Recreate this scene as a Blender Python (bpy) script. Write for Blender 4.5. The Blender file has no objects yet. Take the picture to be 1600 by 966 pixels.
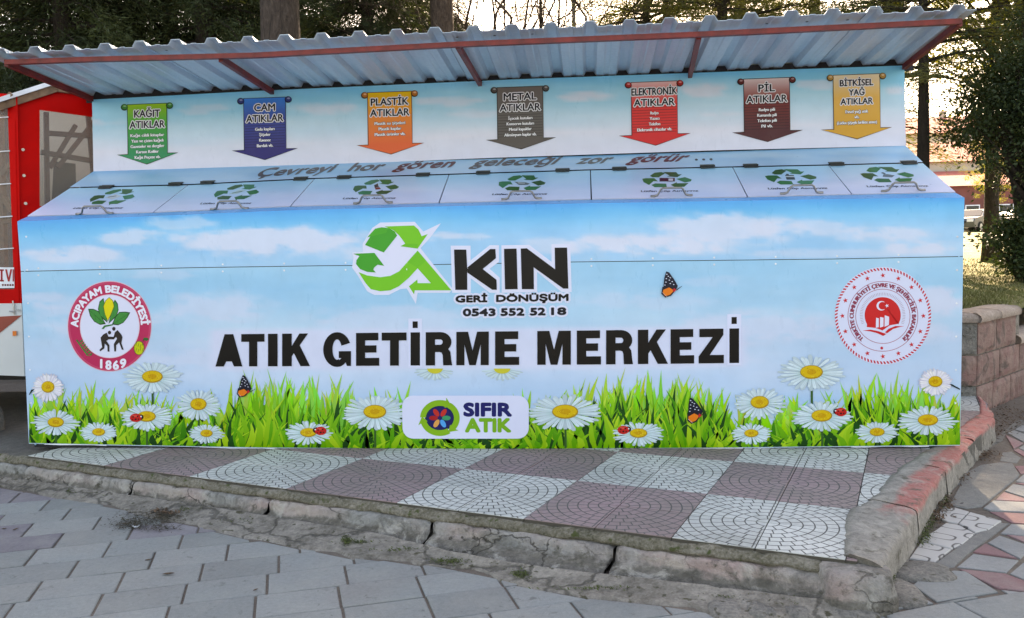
import bpy, bmesh, math, random
import numpy as np
from mathutils import Vector
from mathutils.geometry import tessellate_polygon
SC = bpy.context.scene
COL = SC.collection
rnd = random.Random(7)
NR = np.random.RandomState(11)
PI = math.pi
# ------------------------------------------------------------------ camera
CAM = np.array([3.38904, -4.78104, 1.13424])
RV = np.array([0.9957505, 0.08958359, -0.02134745])
UV = np.array([0.01503178, 0.07059184, 0.99739202])
FV = np.array([-0.09085691, 0.9934745, -0.06894526])
FPX = 1323.77
cd = bpy.data.cameras.new('camera')
cam = bpy.data.objects.new('camera', cd)
COL.objects.link(cam)
from mathutils import Matrix
cam.matrix_world = Matrix(((RV[0], UV[0], -FV[0], CAM[0]), (RV[1], UV[1], -FV[1], CAM[1]), (RV[2], UV[2], -FV[2], CAM[2]), (0, 0, 0, 1)))
cd.sensor_fit = 'HORIZONTAL'
cd.sensor_width = 36.0
cd.lens = 36.0 * FPX / 1600
cd.clip_start = 0.05
cd.clip_end = 2000
SC.camera = cam
# ------------------------------------------------------------------ sky, sun, exposure
SUN_EL, SUN_AZ = 36.0, 8.0       # azimuth measured from +Y towards +X: the sun stands behind the station
w = bpy.data.worlds.new('World')
SC.world = w
w.use_nodes = True
nt = w.node_tree
bg = nt.nodes['Background']
sky = nt.nodes.new('ShaderNodeTexSky')
sky.sky_type = 'NISHITA'
sky.sun_disc = False
sky.sun_elevation = math.radians(SUN_EL)
sky.sun_rotation = math.radians(SUN_AZ)
sky.air_density = 1.0
sky.dust_density = 2.5
sky.ozone_density = 1.0
nt.links.new(sky.outputs[0], bg.inputs[0])
bg.inputs[1].default_value = 0.12
sd = bpy.data.lights.new('sun', 'SUN')
sd.energy = 4.0
sd.angle = math.radians(0.5)
sd.color = (1.0, 0.94, 0.85)
sun = bpy.data.objects.new('sun', sd)
COL.objects.link(sun)
_e, _a = math.radians(SUN_EL), math.radians(SUN_AZ)
sdir = Vector((math.sin(_a) * math.cos(_e), math.cos(_a) * math.cos(_e), math.sin(_e)))
sun.rotation_euler = sdir.to_track_quat('Z', 'Y').to_euler()
sun.location = (0, 0, 30)
SC.view_settings.view_transform = 'Standard'
SC.view_settings.look = 'None'
SC.view_settings.gamma = 1
SC.view_settings.exposure = 2.43
SC.view_settings.use_white_balance = True
SC.view_settings.white_balance_temperature = 9200
SC.view_settings.white_balance_tint = 16
SC.render.engine = 'CYCLES'
SC.cycles.max_bounces = 6
SC.cycles.transparent_max_bounces = 8

# ------------------------------------------------------------------ helpers
def ray(x, y):
    return FV * FPX + RV * (x - 800) - UV * (y - 483)
def at(x, y, ax, v):                       # the point of the axis plane seen at a photo position
    d = ray(x, y)
    return CAM + d * ((v - CAM[ax]) / d[ax])
def atp(x, y, p0, n):
    d = ray(x, y)
    return CAM + d * (np.dot(np.asarray(p0) - CAM, n) / np.dot(d, n))
def proj(P):
    d = np.asarray(P) - CAM
    return 800 + FPX * d.dot(RV) / d.dot(FV), 483 - FPX * d.dot(UV) / d.dot(FV)
def lin(c):
    c = np.asarray(c, float) / 255.0
    return np.where(c <= 0.04045, c / 12.92, ((c + 0.055) / 1.055) ** 2.4)
def L4(c):
    a = lin(c)
    return (float(a[0]), float(a[1]), float(a[2]), 1.0)
def wloc(o):
    v = Vector((0, 0, 0))
    while o is not None:
        v += o.location
        o = o.parent
    return v
class MB:
    def __init__(s):
        s.v = []; s.f = []; s.c = []
    def add(s, vs, fs, c=None):
        b = len(s.v)
        s.v += [tuple(map(float, p)) for p in vs]
        s.f += [tuple(b + i for i in f) for f in fs]
        cc = tuple(lin(c)) if c is not None else (1, 1, 1)
        s.c += [cc] * len(vs)
        return s
    def box(s, c, sz, ux=(1, 0, 0), uy=(0, 1, 0), uz=(0, 0, 1), col=None):
        c = np.asarray(c, float); ux, uy, uz = [np.asarray(u, float) for u in (ux, uy, uz)]
        P = [c + ux * a * sz[0] / 2 + uy * b * sz[1] / 2 + uz * d * sz[2] / 2 for d in (-1, 1) for b in (-1, 1) for a in (-1, 1)]
        return s.add(P, [(0, 2, 3, 1), (4, 5, 7, 6), (0, 1, 5, 4), (2, 6, 7, 3), (0, 4, 6, 2), (1, 3, 7, 5)], col)
    def bar(s, a, b, w, h, up=(0, 0, 1), col=None):
        a = np.asarray(a, float); b = np.asarray(b, float)
        d = b - a; l = np.linalg.norm(d); d = d / l
        x = np.cross(d, up); x /= np.linalg.norm(x); u = np.cross(x, d)
        return s.box((a + b) / 2, (l, w, h), d, x, u, col)
    def tube(s, pts, rad, n=6, col=None, cap=True):
        pts = [np.asarray(p, float) for p in pts]
        if not hasattr(rad, '__len__'): rad = [rad] * len(pts)
        V = []; F = []
        for i, p in enumerate(pts):
            d = pts[min(i + 1, len(pts) - 1)] - pts[max(i - 1, 0)]
            d = d / (np.linalg.norm(d) + 1e-9)
            r = np.array([0, 0, 1.0]) if abs(d[2]) < .9 else np.array([1.0, 0, 0])
            x = np.cross(d, r); x /= np.linalg.norm(x); y = np.cross(d, x)
            for k in range(n):
                a = 2 * PI * k / n
                V.append(p + (x * math.cos(a) + y * math.sin(a)) * rad[i])
        for i in range(len(pts) - 1):
            for k in range(n):
                F.append((i * n + k, i * n + (k + 1) % n, (i + 1) * n + (k + 1) % n, (i + 1) * n + k))
        if cap:
            F.append(tuple(range(n - 1, -1, -1))); F.append(tuple((len(pts) - 1) * n + k for k in range(n)))
        return s.add(V, F, col)
    def prism(s, poly, z0, z1, col=None):          # poly: xy points
        n = len(poly)
        V = [(p[0], p[1], z0) for p in poly] + [(p[0], p[1], z1) for p in poly]
        F = [tuple(range(n - 1, -1, -1)), tuple(range(n, 2 * n))] + [(i, (i + 1) % n, n + (i + 1) % n, n + i) for i in range(n)]
        return s.add(V, F, col)
    def mesh(s, name, off=(0, 0, 0)):
        me = bpy.data.meshes.new(name)
        V = np.array(s.v, float) - np.array(off)
        me.from_pydata(V.tolist(), [], s.f)
        a = me.color_attributes.new('Col', 'FLOAT_COLOR', 'POINT')
        c = np.ones((len(s.v), 4), np.float32); c[:, :3] = np.array(s.c)
        a.data.foreach_set('color', c.ravel())
        me.update()
        return me
def link(name, me, mat, parent=None, loc=(0, 0, 0), smooth=False):
    o = bpy.data.objects.new(name, me)
    COL.objects.link(o)
    o.location = loc
    if mat and not me.materials: me.materials.append(mat)
    if parent is not None: o.parent = parent
    if smooth:
        me.polygons.foreach_set('use_smooth', [True] * len(me.polygons))
    return o
def obj(name, mb, mat, parent=None, smooth=False, org=None):
    """one mesh object from a builder in world coordinates; org: world position of its origin"""
    base = np.array(wloc(parent)) if parent is not None else np.zeros(3)
    if org is None: org = base
    return link(name, mb.mesh(name, org), mat, parent, tuple(np.asarray(org) - base), smooth)
def tag(o, label=None, cat=None, group=None, kind=None):
    if label: o['label'] = label
    if cat: o['category'] = cat
    if group: o['group'] = group
    if kind: o['kind'] = kind
    return o
def empty(name, loc):
    o = bpy.data.objects.new(name, None)
    COL.objects.link(o); o.location = tuple(loc); o.empty_display_size = .1
    return o
def noise2(x, y, sd=0, oct=4):
    """fractal value noise in numpy"""
    x = np.asarray(x, float); y = np.asarray(y, float)
    t = np.zeros(np.broadcast(x, y).shape); a = .5; tot = 0
    for o in range(oct):
        xi = np.floor(x).astype(np.int64); yi = np.floor(y).astype(np.int64)
        fx = x - xi; fy = y - yi; fx = fx * fx * (3 - 2 * fx); fy = fy * fy * (3 - 2 * fy)
        def h(i, j):
            n = (i * 374761393 + j * 668265263 + (sd + o) * 69069) & 0xffffffff
            n = ((n ^ (n >> 13)) * 1274126177) & 0xffffffff
            return ((n ^ (n >> 16)) & 0xffff) / 65535.0
        v = (h(xi, yi) * (1 - fx) + h(xi + 1, yi) * fx) * (1 - fy) + (h(xi, yi + 1) * (1 - fx) + h(xi + 1, yi + 1) * fx) * fy
        t = t + a * v; tot += a; a *= .5; x = x * 2.03; y = y * 2.03
    return t / tot
def interp(pl, x):
    xs = [p[0] for p in pl]; ys = [p[1] for p in pl]
    return np.interp(x, xs, ys)

# ------------------------------------------------------------------ materials
class NT:
    def __init__(s, name):
        s.m = bpy.data.materials.new(name); s.m.use_nodes = True
        s.t = s.m.node_tree; s.b = s.t.nodes['Principled BSDF']
    def n(s, typ, **kw):
        x = s.t.nodes.new(typ)
        for k, v in kw.items(): setattr(x, k, v)
        return x
    def l(s, a, b): s.t.links.new(a, b)
    def val(s, inp, v):
        if hasattr(v, 'links') or hasattr(v, 'is_output'): s.l(v, inp)
        else: inp.default_value = v
    def math(s, op, a, b=0.0, c=0.0):
        x = s.n('ShaderNodeMath', operation=op)
        for i, v in enumerate((a, b, c)): s.val(x.inputs[i], v)
        return x.outputs[0]
    def noise(s, vec, scale, detail=4, rough=.55, dist=0):
        x = s.n('ShaderNodeTexNoise'); s.l(vec, x.inputs['Vector'])
        x.inputs['Scale'].default_value = scale; x.inputs['Detail'].default_value = detail
        x.inputs['Roughness'].default_value = rough; x.inputs['Distortion'].default_value = dist
        return x.outputs['Fac']
    def coord(s, kind='Object'):
        return s.n('ShaderNodeTexCoord').outputs[kind]
    def ramp(s, fac, stops):
        x = s.n('ShaderNodeValToRGB'); e = x.color_ramp.elements
        while len(e) < len(stops): e.new(.5)
        for i, (p, c) in enumerate(stops):
            e[i].position = p; e[i].color = c if len(c) == 4 else (*c, 1)
        s.val(x.inputs[0], fac)
        return x.outputs[0]
    def mix(s, fac, a, b, mode='MIX'):
        x = s.n('ShaderNodeMix', data_type='RGBA', blend_type=mode)
        s.val(x.inputs[0], fac); s.val(x.inputs[6], a); s.val(x.inputs[7], b)
        return x.outputs[2]
    def bump(s, h, strength=.3, dist=.01):
        x = s.n('ShaderNodeBump'); x.inputs['Strength'].default_value = strength; x.inputs['Distance'].default_value = dist
        s.l(h, x.inputs['Height']); s.l(x.outputs[0], s.b.inputs['Normal'])
    def base(s, c): s.val(s.b.inputs['Base Color'], c)
    def set(s, **kw):
        for k, v in kw.items(): s.val(s.b.inputs[k.replace('_', ' ')], v)
def mapping(n, vec, sc):
    m = n.n('ShaderNodeMapping'); m.inputs['Scale'].default_value = sc
    n.l(vec, m.inputs['Vector']); return m.outputs[0]
def simple(name, c, rough=.6, metal=0, var=.15, scale=6, bump=0, bs=40):
    n = NT(name); co = n.coord('Object')
    f = n.noise(co, scale)
    a = np.array(L4(c)); lo = a * (1 - var); hi = np.minimum(a * (1 + var), 1); lo[3] = hi[3] = 1
    n.base(n.ramp(f, [(.3, tuple(lo)), (.7, tuple(hi))]))
    n.set(Roughness=rough, Metallic=metal)
    if bump: n.bump(n.noise(co, bs, 5), bump, .01)
    return n.m
def printed(name, rough=.28, mott=.06):
    n = NT(name)
    a = n.n('ShaderNodeVertexColor'); a.layer_name = 'Col'
    co = n.coord('Object')
    f = n.noise(co, 9, 6)
    n.base(n.mix(1.0, a.outputs[0], n.ramp(f, [(.3, (1 - mott,) * 3), (.7, (1, 1, 1))]), 'MULTIPLY'))
    sc_ = n.noise(mapping(n, co, (3, 3, 1)), 7, 6, .7)
    n.set(Roughness=n.math('MULTIPLY_ADD', sc_, .3, rough - .12), Specular_IOR_Level=.36)
    n.bump(n.noise(mapping(n, co, (1.6, 1, .5)), 1.9, 2), .22, .03)
    return n.m
M = {}
M['print'] = printed('printed_vinyl')
M['lid'] = printed('glossy_lid_vinyl', .3, .04)
[x for x in M['lid'].node_tree.nodes if x.type == 'BSDF_PRINCIPLED'][0].inputs['Specular IOR Level'].default_value = .9
M['ink'] = printed('printed_ink', .3, .03)
[x for x in M['ink'].node_tree.nodes if x.type == 'BSDF_PRINCIPLED'][0].inputs['Specular IOR Level'].default_value = .2
M['white_edge'] = simple('white_painted_edge', (225, 228, 232), .4)
M['dark_gap'] = simple('dark_steel_inside_and_shade', (26, 27, 30), .7)
M['hinge'] = simple('hinge_steel', (70, 74, 72), .45, .6)
M['handle'] = simple('handle_steel', (150, 146, 140), .32, .85, .2, 30)
M['redoxide'] = simple('red_oxide_steel', (122, 34, 26), .5, 0, .35, 14, .1)
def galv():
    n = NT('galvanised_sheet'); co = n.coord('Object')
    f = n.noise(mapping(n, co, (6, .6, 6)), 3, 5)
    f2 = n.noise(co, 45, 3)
    c = n.ramp(f, [(.3, (.48, .62, .72)), (.7, (.62, .75, .82))])  # blue tint painted in for the printed panels reflected in the underside
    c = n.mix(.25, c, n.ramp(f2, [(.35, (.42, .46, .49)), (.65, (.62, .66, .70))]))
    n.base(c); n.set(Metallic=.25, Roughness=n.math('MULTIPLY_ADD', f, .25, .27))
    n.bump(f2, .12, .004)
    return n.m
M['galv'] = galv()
def groundmat(name, c1, c2, c3, sc=3, rough=.9, bump=.5, bs=30, speck=None, crack=None):
    n = NT(name); co = n.coord('Object')
    f = n.noise(co, sc, 6, .6); g = n.noise(co, sc * 9, 6, .65); h = n.noise(co, bs * 4, 3)
    c = n.ramp(f, [(.3, L4(c1)), (.5, L4(c2)), (.7, L4(c3))])
    c = n.mix(.45, c, n.ramp(g, [(.35, L4(c1)), (.65, L4(c3))]))
    c = n.mix(1.0, c, n.ramp(h, [(.3, (.78,) * 3), (.7, (1.12,) * 3)]), 'MULTIPLY')
    if speck:
        s = n.noise(co, 24, 4)
        c = n.mix(n.ramp(s, [(.6, (0, 0, 0)), (.68, (1, 1, 1))]), c, L4(speck))
    if crack:
        vc = n.n('ShaderNodeTexVoronoi', feature='DISTANCE_TO_EDGE'); wv = n.n('ShaderNodeVectorMath', operation='ADD')
        nn = n.n('ShaderNodeTexNoise'); nn.inputs['Scale'].default_value = 9; nn.inputs['Detail'].default_value = 4; n.l(co, nn.inputs['Vector'])
        sv = n.n('ShaderNodeVectorMath', operation='SCALE'); n.l(nn.outputs['Color'], sv.inputs[0]); sv.inputs['Scale'].default_value = .25
        n.l(co, wv.inputs[0]); n.l(sv.outputs[0], wv.inputs[1]); n.l(wv.outputs[0], vc.inputs['Vector']); vc.inputs['Scale'].default_value = crack
        ck = n.ramp(vc.outputs['Distance'], [(.008, (.35, .35, .35)), (.03, (1, 1, 1))])
        c = n.mix(ck, L4((58, 54, 46)), c); g = n.math('ADD', g, ck)
    n.base(c); n.set(Roughness=rough)
    n.bump(n.math('ADD', g, n.math('MULTIPLY', h, .35)), bump, .012)
    return n.m
M['mortar'] = groundmat('rough_mortar', (84, 78, 68), (132, 124, 114), (166, 158, 146), 3, .95, .8, 25, (74, 70, 52), 1.7)
M['joint'] = groundmat('sandy_joint', (86, 76, 68), (106, 94, 84), (126, 114, 102), 4, .95, .6)
M['paver'] = None
def paver(name, base, tint):
    n = NT(name); co = n.coord('Generated'); oi = n.n('ShaderNodeObjectInfo')
    gm = n.n('ShaderNodeNewGeometry').outputs['Position']
    f = n.noise(gm, 2.2, 5); g = n.noise(gm, 60, 5, .7); h = n.noise(gm, 340, 2)
    c = n.mix(n.ramp(f, [(.35, (0, 0, 0)), (.7, (1, 1, 1))]), L4(base), L4(tint))
    r = n.ramp(oi.outputs['Random'], [(0, (.84,) * 3), (1, (1.1,) * 3)])
    c = n.mix(1.0, c, r, 'MULTIPLY')
    c = n.mix(1.0, c, n.ramp(g, [(.3, (.84,) * 3), (.7, (1.08,) * 3)]), 'MULTIPLY')
    c = n.mix(1.0, c, n.ramp(h, [(.3, (.88,) * 3), (.7, (1.1,) * 3)]), 'MULTIPLY')
    sp_ = n.noise(gm, 21, 5, .6, .8)
    c = n.mix(n.math('MULTIPLY', n.ramp(sp_, [(.62, (0, 0, 0)), (.70, (1, 1, 1))]), .55), c, L4((84, 82, 78)))
    wst = n.noise(gm, 5.5, 6, .7)
    c = n.mix(n.math('MULTIPLY', n.ramp(wst, [(.45, (0, 0, 0)), (.7, (1, 1, 1))]), .35), c, L4((158, 156, 148)))
    n.base(c); n.set(Roughness=.8); n.bump(n.math('ADD', g, h), .45, .005)
    return n.m
M['paver'] = paver('grey_paver', (136, 140, 138), (140, 138, 134))
M['paver_pink'] = paver('pinkish_grey_paver', (132, 125, 129), (126, 119, 124))
M['paver_white'] = paver('white_paver', (148, 148, 145), (130, 131, 130))
M['paver_red'] = paver('red_paver', (152, 108, 108), (138, 104, 105))
def tilemat(name, base, alt):
    n = NT(name); co = n.coord('Object'); gm = n.n('ShaderNodeNewGeometry').outputs['Position']
    sp = n.n('ShaderNodeSeparateXYZ'); n.l(co, sp.inputs[0])
    X, Y = sp.outputs[0], sp.outputs[1]
    r = n.math('SQRT', n.math('ADD', n.math('MULTIPLY', X, X), n.math('MULTIPLY', Y, Y)))
    S = .0455
    q = n.math('DIVIDE', r, S); k = n.math('FLOOR', q)
    fr = n.math('SUBTRACT', q, k)
    d1 = n.math('MULTIPLY', n.math('MINIMUM', fr, n.math('SUBTRACT', 1, fr)), S)
    an = n.math('ARCTAN2', Y, X)
    num = n.math('ROUND', n.math('MULTIPLY', n.math('ADD', k, .5), 6.0))
    num = n.math('MAXIMUM', num, 4)
    aa = n.math('ADD', n.math('MULTIPLY', n.math('DIVIDE', an, 2 * PI), num), n.math('MULTIPLY', k, .5))
    fa = n.math('FRACT', n.math('ADD', aa, 50.0))
    d2 = n.math('MULTIPLY', n.math('MULTIPLY', n.math('MINIMUM', fa, n.math('SUBTRACT', 1, fa)), n.math('DIVIDE', 2 * PI, num)), r)
    d = n.math('MINIMUM', d1, d2)
    wob = n.math('MULTIPLY_ADD', n.noise(gm, 25, 3), .0020, .0005)
    groove = n.n('ShaderNodeMapRange'); groove.interpolation_type = 'SMOOTHSTEP'
    n.l(d, groove.inputs[0]); n.l(wob, groove.inputs[1]); n.l(n.math('ADD', wob, .0020), groove.inputs[2])
    nz = n.n('ShaderNodeSeparateXYZ'); n.l(n.n('ShaderNodeNewGeometry').outputs['Normal'], nz.inputs[0])
    gv = n.math('MAXIMUM', groove.outputs[0], n.math('LESS_THAN', nz.outputs[2], .55))
    f = n.noise(gm, 2.5, 5); g = n.noise(gm, 45, 5, .7)
    c = n.mix(n.ramp(f, [(.35, (0, 0, 0)), (.65, (1, 1, 1))]), L4(base), L4(alt))
    c = n.mix(1.0, c, n.ramp(g, [(.3, (.86,) * 3), (.7, (1.06,) * 3)]), 'MULTIPLY')
    oi = n.n('ShaderNodeObjectInfo')
    c = n.mix(1.0, c, n.ramp(oi.outputs['Random'], [(0, (.88,) * 3), (1, (1.06,) * 3)]), 'MULTIPLY')
    dirt = n.ramp(n.noise(gm, 5, 5, .6), [(.5, (0, 0, 0)), (.75, (1, 1, 1))])
    c = n.mix(n.math('MULTIPLY', dirt, .25), c, L4((110, 104, 92)))
    c = n.mix(gv, L4((86, 84, 80)), c)
    gz = n.n('ShaderNodeSeparateXYZ'); n.l(gm, gz.inputs[0])
    c = n.mix(n.math('LESS_THAN', gz.outputs[2], -.0035), c, L4((74, 68, 58)))
    n.base(c); n.set(Roughness=.75)
    n.bump(n.math('ADD', gv, n.math('MULTIPLY', g, .15)), .8, .004)
    return n.m
M['tile_white'] = tilemat('white_relief_tile', (206, 205, 198), (192, 193, 186))
M['tile_red'] = tilemat('maroon_relief_tile', (158, 132, 132), (146, 128, 124))
# ================================================================== the recycling station
W = 5.4
YL, ZL, YE, ZE, YB, ZB = .105, 1.4027, .5536, 1.6076, .850, 1.7435
LN = np.array([0, -(ZE - ZL), YE - YL]); LN /= np.linalg.norm(LN)      # lid plane normal
LP = np.array([0, YL, ZL])
BOT = [(45, 693.5), (400, 700.5), (735, 703), (1100, 701), (1500, 696.5)]
SEAM = [(32.6, 424.8), (300, 419), (500, 416), (633, 415), (900, 410), (1300, 405.5), (1505, 401.4)]
FOLD = [(27, 346), (240, 337.5), (454, 328.5), (686, 322.5), (924, 317.5), (1168, 313.5), (1331, 310.5), (1507, 309)]
LIDF = [(43, 338), (240, 332), (454, 322.5), (686, 317), (924, 311.5), (1168, 308), (1331, 303.8), (1493, 300.5)]
LIDB = [(109, 293.5), (293, 288.8), (491, 279), (701.5, 272.5), (922.5, 265.6), (1145, 261), (1295, 258), (1442, 254.3)]
BTOP = [(143.8, 155.8), (400, 142.3), (800, 124.3), (1200, 109.8), (1413, 102.5)]
BBOT = [(146, 268.8), (390, 260.8), (757, 245.2), (1120, 233), (1415.6, 226)]
def pf(x, y, off=0.0): return at(x, y, 1, -off)
def pbk(x, y, off=0.0): return at(x, y, 1, YB - off)
def pl(x, y, off=0.0): return atp(x, y, LP + LN * off, LN)
st = empty('recycling_station', (W / 2, .4, 0))
tag(st, 'long sky-blue waste drop-off station with a corrugated metal roof and daisies printed on its front', 'recycling station')

# ---- printed sky colours, painted by position on the panel
def stops(v, S):
    v = np.asarray(v, float); k = [s[0] for s in S]
    return np.stack([np.interp(v, k, [s[1][i] for s in S]) for i in range(3)], -1)
def clouds(x, y, L, col, c):
    for (cx, cy, rx, ry, a, sd) in L:
        d = ((x - cx) / rx) ** 2 + ((y - cy) / ry) ** 2
        n = noise2(x / 34 + sd * 7, y / 11 + sd * 3, sd, 5)
        m = np.clip((np.exp(-d) * 1.55 * n * 2 - .42) * 1.5, 0, 1) * a
        m = m * m * (3 - 2 * m) * .5 + m * .5
        c = c * (1 - m[..., None]) + np.asarray(col, float) * m[..., None]
    return c
def col_upper(x, y):
    yt = interp(FOLD, x); v = (y - yt)
    c = stops(v, [(0, (48, 166, 232)), (10, (70, 182, 236)), (26, (112, 198, 240)), (50, (150, 206, 240)), (90, (160, 208, 238))])
    n = noise2(x / 160, y / 30, 3, 4)[..., None]
    c = c + (n - .5) * np.array([50, 26, 12])
    L = [(120, 398, 90, 14, .75, 1), (210, 370, 70, 14, .7, 2), (280, 348, 60, 12, .55, 3), (420, 378, 160, 26, .85, 4), (560, 392, 60, 16, .6, 5),
         (640, 372, 50, 8, .6, 6), (700, 368, 30, 5, .7, 7), (745, 370, 22, 5, .6, 8), (860, 385, 60, 14, .6, 9), (1000, 384, 150, 18, .9, 10),
         (1130, 358, 130, 26, .8, 11), (1260, 356, 110, 14, .6, 12), (1370, 366, 90, 14, .7, 13), (1450, 388, 70, 12, .8, 14), (1300, 396, 160, 8, .5, 15)]
    return clouds(x, y, L, (214, 222, 240), c)
def col_lower(x, y):
    v = (y - interp(SEAM, x)) / (interp(BOT, x) - interp(SEAM, x))
    c = stops(v, [(0, (150, 206, 234)), (.12, (146, 203, 233)), (.28, (168, 211, 235)), (.42, (188, 214, 236)), (.6, (190, 214, 238)), (.75, (176, 208, 236)), (1, (190, 215, 236))])
    n = noise2(x / 190 + 5, y / 40, 8, 4)[..., None]
    c = c + (n - .5) * np.array([46, 22, 10])
    L = [(150, 500, 120, 30, .55, 1), (70, 470, 60, 14, .6, 2), (340, 480, 90, 26, .6, 3), (260, 430, 70, 10, .4, 4), (620, 500, 150, 24, .5, 5), (1000, 470, 120, 16, .4, 6),
         (1180, 510, 160, 30, .6, 7), (1450, 470, 70, 26, .75, 8), (1420, 520, 90, 20, .6, 9), (930, 560, 240, 24, .5, 10), (420, 560, 220, 22, .5, 11), (1120, 440, 60, 10, .35, 12)]
    c = clouds(x, y, L, (212, 218, 238), c)
    # soft pale band printed behind the headline
    yy = y - (543 - (x - 750) * .007)
    m = np.clip((np.minimum(yy + 34, 37 - yy)) / 8, 0, 1) * np.clip((x - 322) / 14, 0, 1) * np.clip((1172 - x) / 14, 0, 1) * .92
    return c * (1 - m[..., None]) + np.array([212, 218, 240.]) * m[..., None]
def col_back(x, y):
    v = (y - interp(BTOP, x)) / (interp(BBOT, x) - interp(BTOP, x))
    c = stops(v, [(0, (104, 204, 240)), (.12, (126, 210, 238)), (.35, (160, 212, 232)), (.55, (192, 220, 236)), (.72, (216, 222, 236)), (1, (216, 218, 234))])  # printed gradient, its top lightened to offset the shade of the roof
    n = noise2(x / 140, y / 16, 4, 4)[..., None]
    c = c + (n - .5) * np.array([70, 26, 12]) * np.clip(1 - v, 0, 1)[..., None]
    L = [(165, 190, 40, 8, .6, 1), (320, 172, 50, 10, .5, 2), (510, 170, 60, 10, .6, 3), (700, 160, 70, 8, .6, 4), (740, 178, 50, 6, .5, 5), (920, 152, 60, 8, .7, 6),
         (1100, 140, 40, 12, .7, 7), (1120, 178, 40, 6, .5, 8), (1275, 132, 40, 8, .6, 9), (1400, 140, 20, 8, .6, 10)]
    return clouds(x, y, L, (222, 222, 236), c)
def col_ledge(x, y):
    n = noise2(x / 120, y / 9, 14, 4)[..., None]
    v = (y - interp(BBOT, x)) / (interp(LIDB, x) - interp(BBOT, x))
    c = stops(v, [(0, (112, 190, 230)), (.3, (150, 205, 234)), (1, (166, 206, 234))])
    return c + (n - .5) * np.array([80, 36, 14])
def col_lid(x, y):
    v = (y - interp(LIDB, x)) / (interp(LIDF, x) - interp(LIDB, x))
    c = stops(v, [(0, (146, 206, 232)), (.3, (170, 210, 236)), (.6, (196, 212, 238)), (1, (208, 214, 240))])
    n = noise2(x / 90, y / 14, 24, 3)[..., None]
    return c + (n - .5) * np.array([40, 20, 8])
def loft(top, bot, xs0, xs1, nx, ny, mp, colf, off=0, mp2=None):
    """grid between two boundary lines of one sheet; colours from colf"""
    tx = np.linspace(xs0[0], xs0[1], nx + 1); bx = np.linspace(xs1[0], xs1[1], nx + 1)
    ty = interp(top, tx); by = interp(bot, bx)
    V = []; PX = []
    for j in range(ny + 1):
        t = j / ny
        for i in range(nx + 1):
            x = tx[i] * (1 - t) + bx[i] * t; y = ty[i] * (1 - t) + by[i] * t
            PX.append((x, y)); V.append(mp(x, y, off))
    PX = np.array(PX); c = colf(PX[:, 0], PX[:, 1])
    F = [(j * (nx + 1) + i, (j + 1) * (nx + 1) + i, (j + 1) * (nx + 1) + i + 1, j * (nx + 1) + i + 1) for j in range(ny) for i in range(nx)]
    m = MB(); b = 0
    m.v = [tuple(map(float, p)) for p in V]; m.f = F
    m.c = [tuple(a) for a in lin(np.clip(c, 0, 250))]
    return m
m = loft(SEAM, BOT, (32.6, 1505), (45, 1500), 400, 70, pf, col_lower)
obj('front_panel', m, M['print'], st)
SEAM2 = [(x, y - 1.1) for x, y in SEAM]
m = loft(FOLD, SEAM2, (27, 1507), (32.6, 1505), 400, 24, pf, col_upper)
# fold strip up to the lids
nx = 80; a = np.linspace(27, 1507, nx + 1); b_ = np.linspace(43, 1493, nx + 1)
V = [pf(x, float(interp(FOLD, x))) for x in a] + [pl(x, float(interp(LIDF, x)) + .8) for x in b_]
m.add(V, [(i, i + 1, nx + 2 + i, nx + 1 + i) for i in range(nx)], (66, 168, 230))
obj('upper_front_panel', m, M['print'], st)
m = MB()
for i in range(40):                                              # thin shadow gap behind the panel joint
    x0, x1 = 33 + i * 1472 / 40, 33 + (i + 1) * 1472 / 40
    y0, y1 = float(interp(SEAM, x0)), float(interp(SEAM, x1))
    m.add([pf(x0, y0 - 2, -.006), pf(x1, y1 - 2, -.006), pf(x1, y1 + 1, -.006), pf(x0, y0 + 1, -.006)], [(0, 3, 2, 1)])
obj('joint_strip', m, M['dark_gap'], st)
m = MB()                                                          # white lip along the foot of the front sheet
for i in range(60):
    if math.sin(i * .61) + .6 * math.sin(i * 1.9) < .1: continue
    x0, x1 = 45 + i * 1455 / 60, 45 + (i + 1) * 1455 / 60
    q = [pf(x, float(interp(BOT, x)) + dy, o) for x, dy, o in ((x0, -.4 - .5 * math.sin(i * .9 - .9), .003), (x1, -.4 - .5 * math.sin(i * .9), .003), (x1, .7 + .5 * math.sin(i * 1.7), .006), (x0, .7 + .5 * math.sin(i * 1.7 - 1.7), .006))]
    q += [p + np.array([0, .012, 0]) for p in q]
    m.add(q, [(0, 3, 2, 1), (4, 5, 6, 7), (0, 1, 5, 4), (2, 3, 7, 6)])
tag(obj('foot_trim', m, M['white_edge'], st), kind='stuff')
# ledge, back panel
lx = np.linspace(109, 1442, 121)
V = [pl(x, float(interp(LIDB, x)) - .9) for x in lx]
bx = np.linspace(pbk(146, 268.8)[0], pbk(1415.6, 226)[0], 121)
V2 = [np.array([x, YB + .004, ZB]) for x in bx]
m = MB(); ny = 8
for j in range(ny + 1):
    for i in range(121): m.v.append(tuple(V2[i] * (1 - j / ny) + V[i] * j / ny))
P = np.array([proj(p) for p in m.v]); m.c = [tuple(a) for a in lin(np.clip(col_ledge(P[:, 0], P[:, 1]), 0, 250))]
m.f = [(j * 121 + i, (j + 1) * 121 + i, (j + 1) * 121 + i + 1, j * 121 + i + 1) for j in range(ny) for i in range(120)]
ledge = obj('ledge', m, M['lid'], st)
m = loft(BTOP, [(x, y + 2) for x, y in BBOT], (143.8, 1413), (146, 1415.6), 260, 24, pbk, col_back)
back = obj('back_panel', m, M['print'], st)
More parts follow.
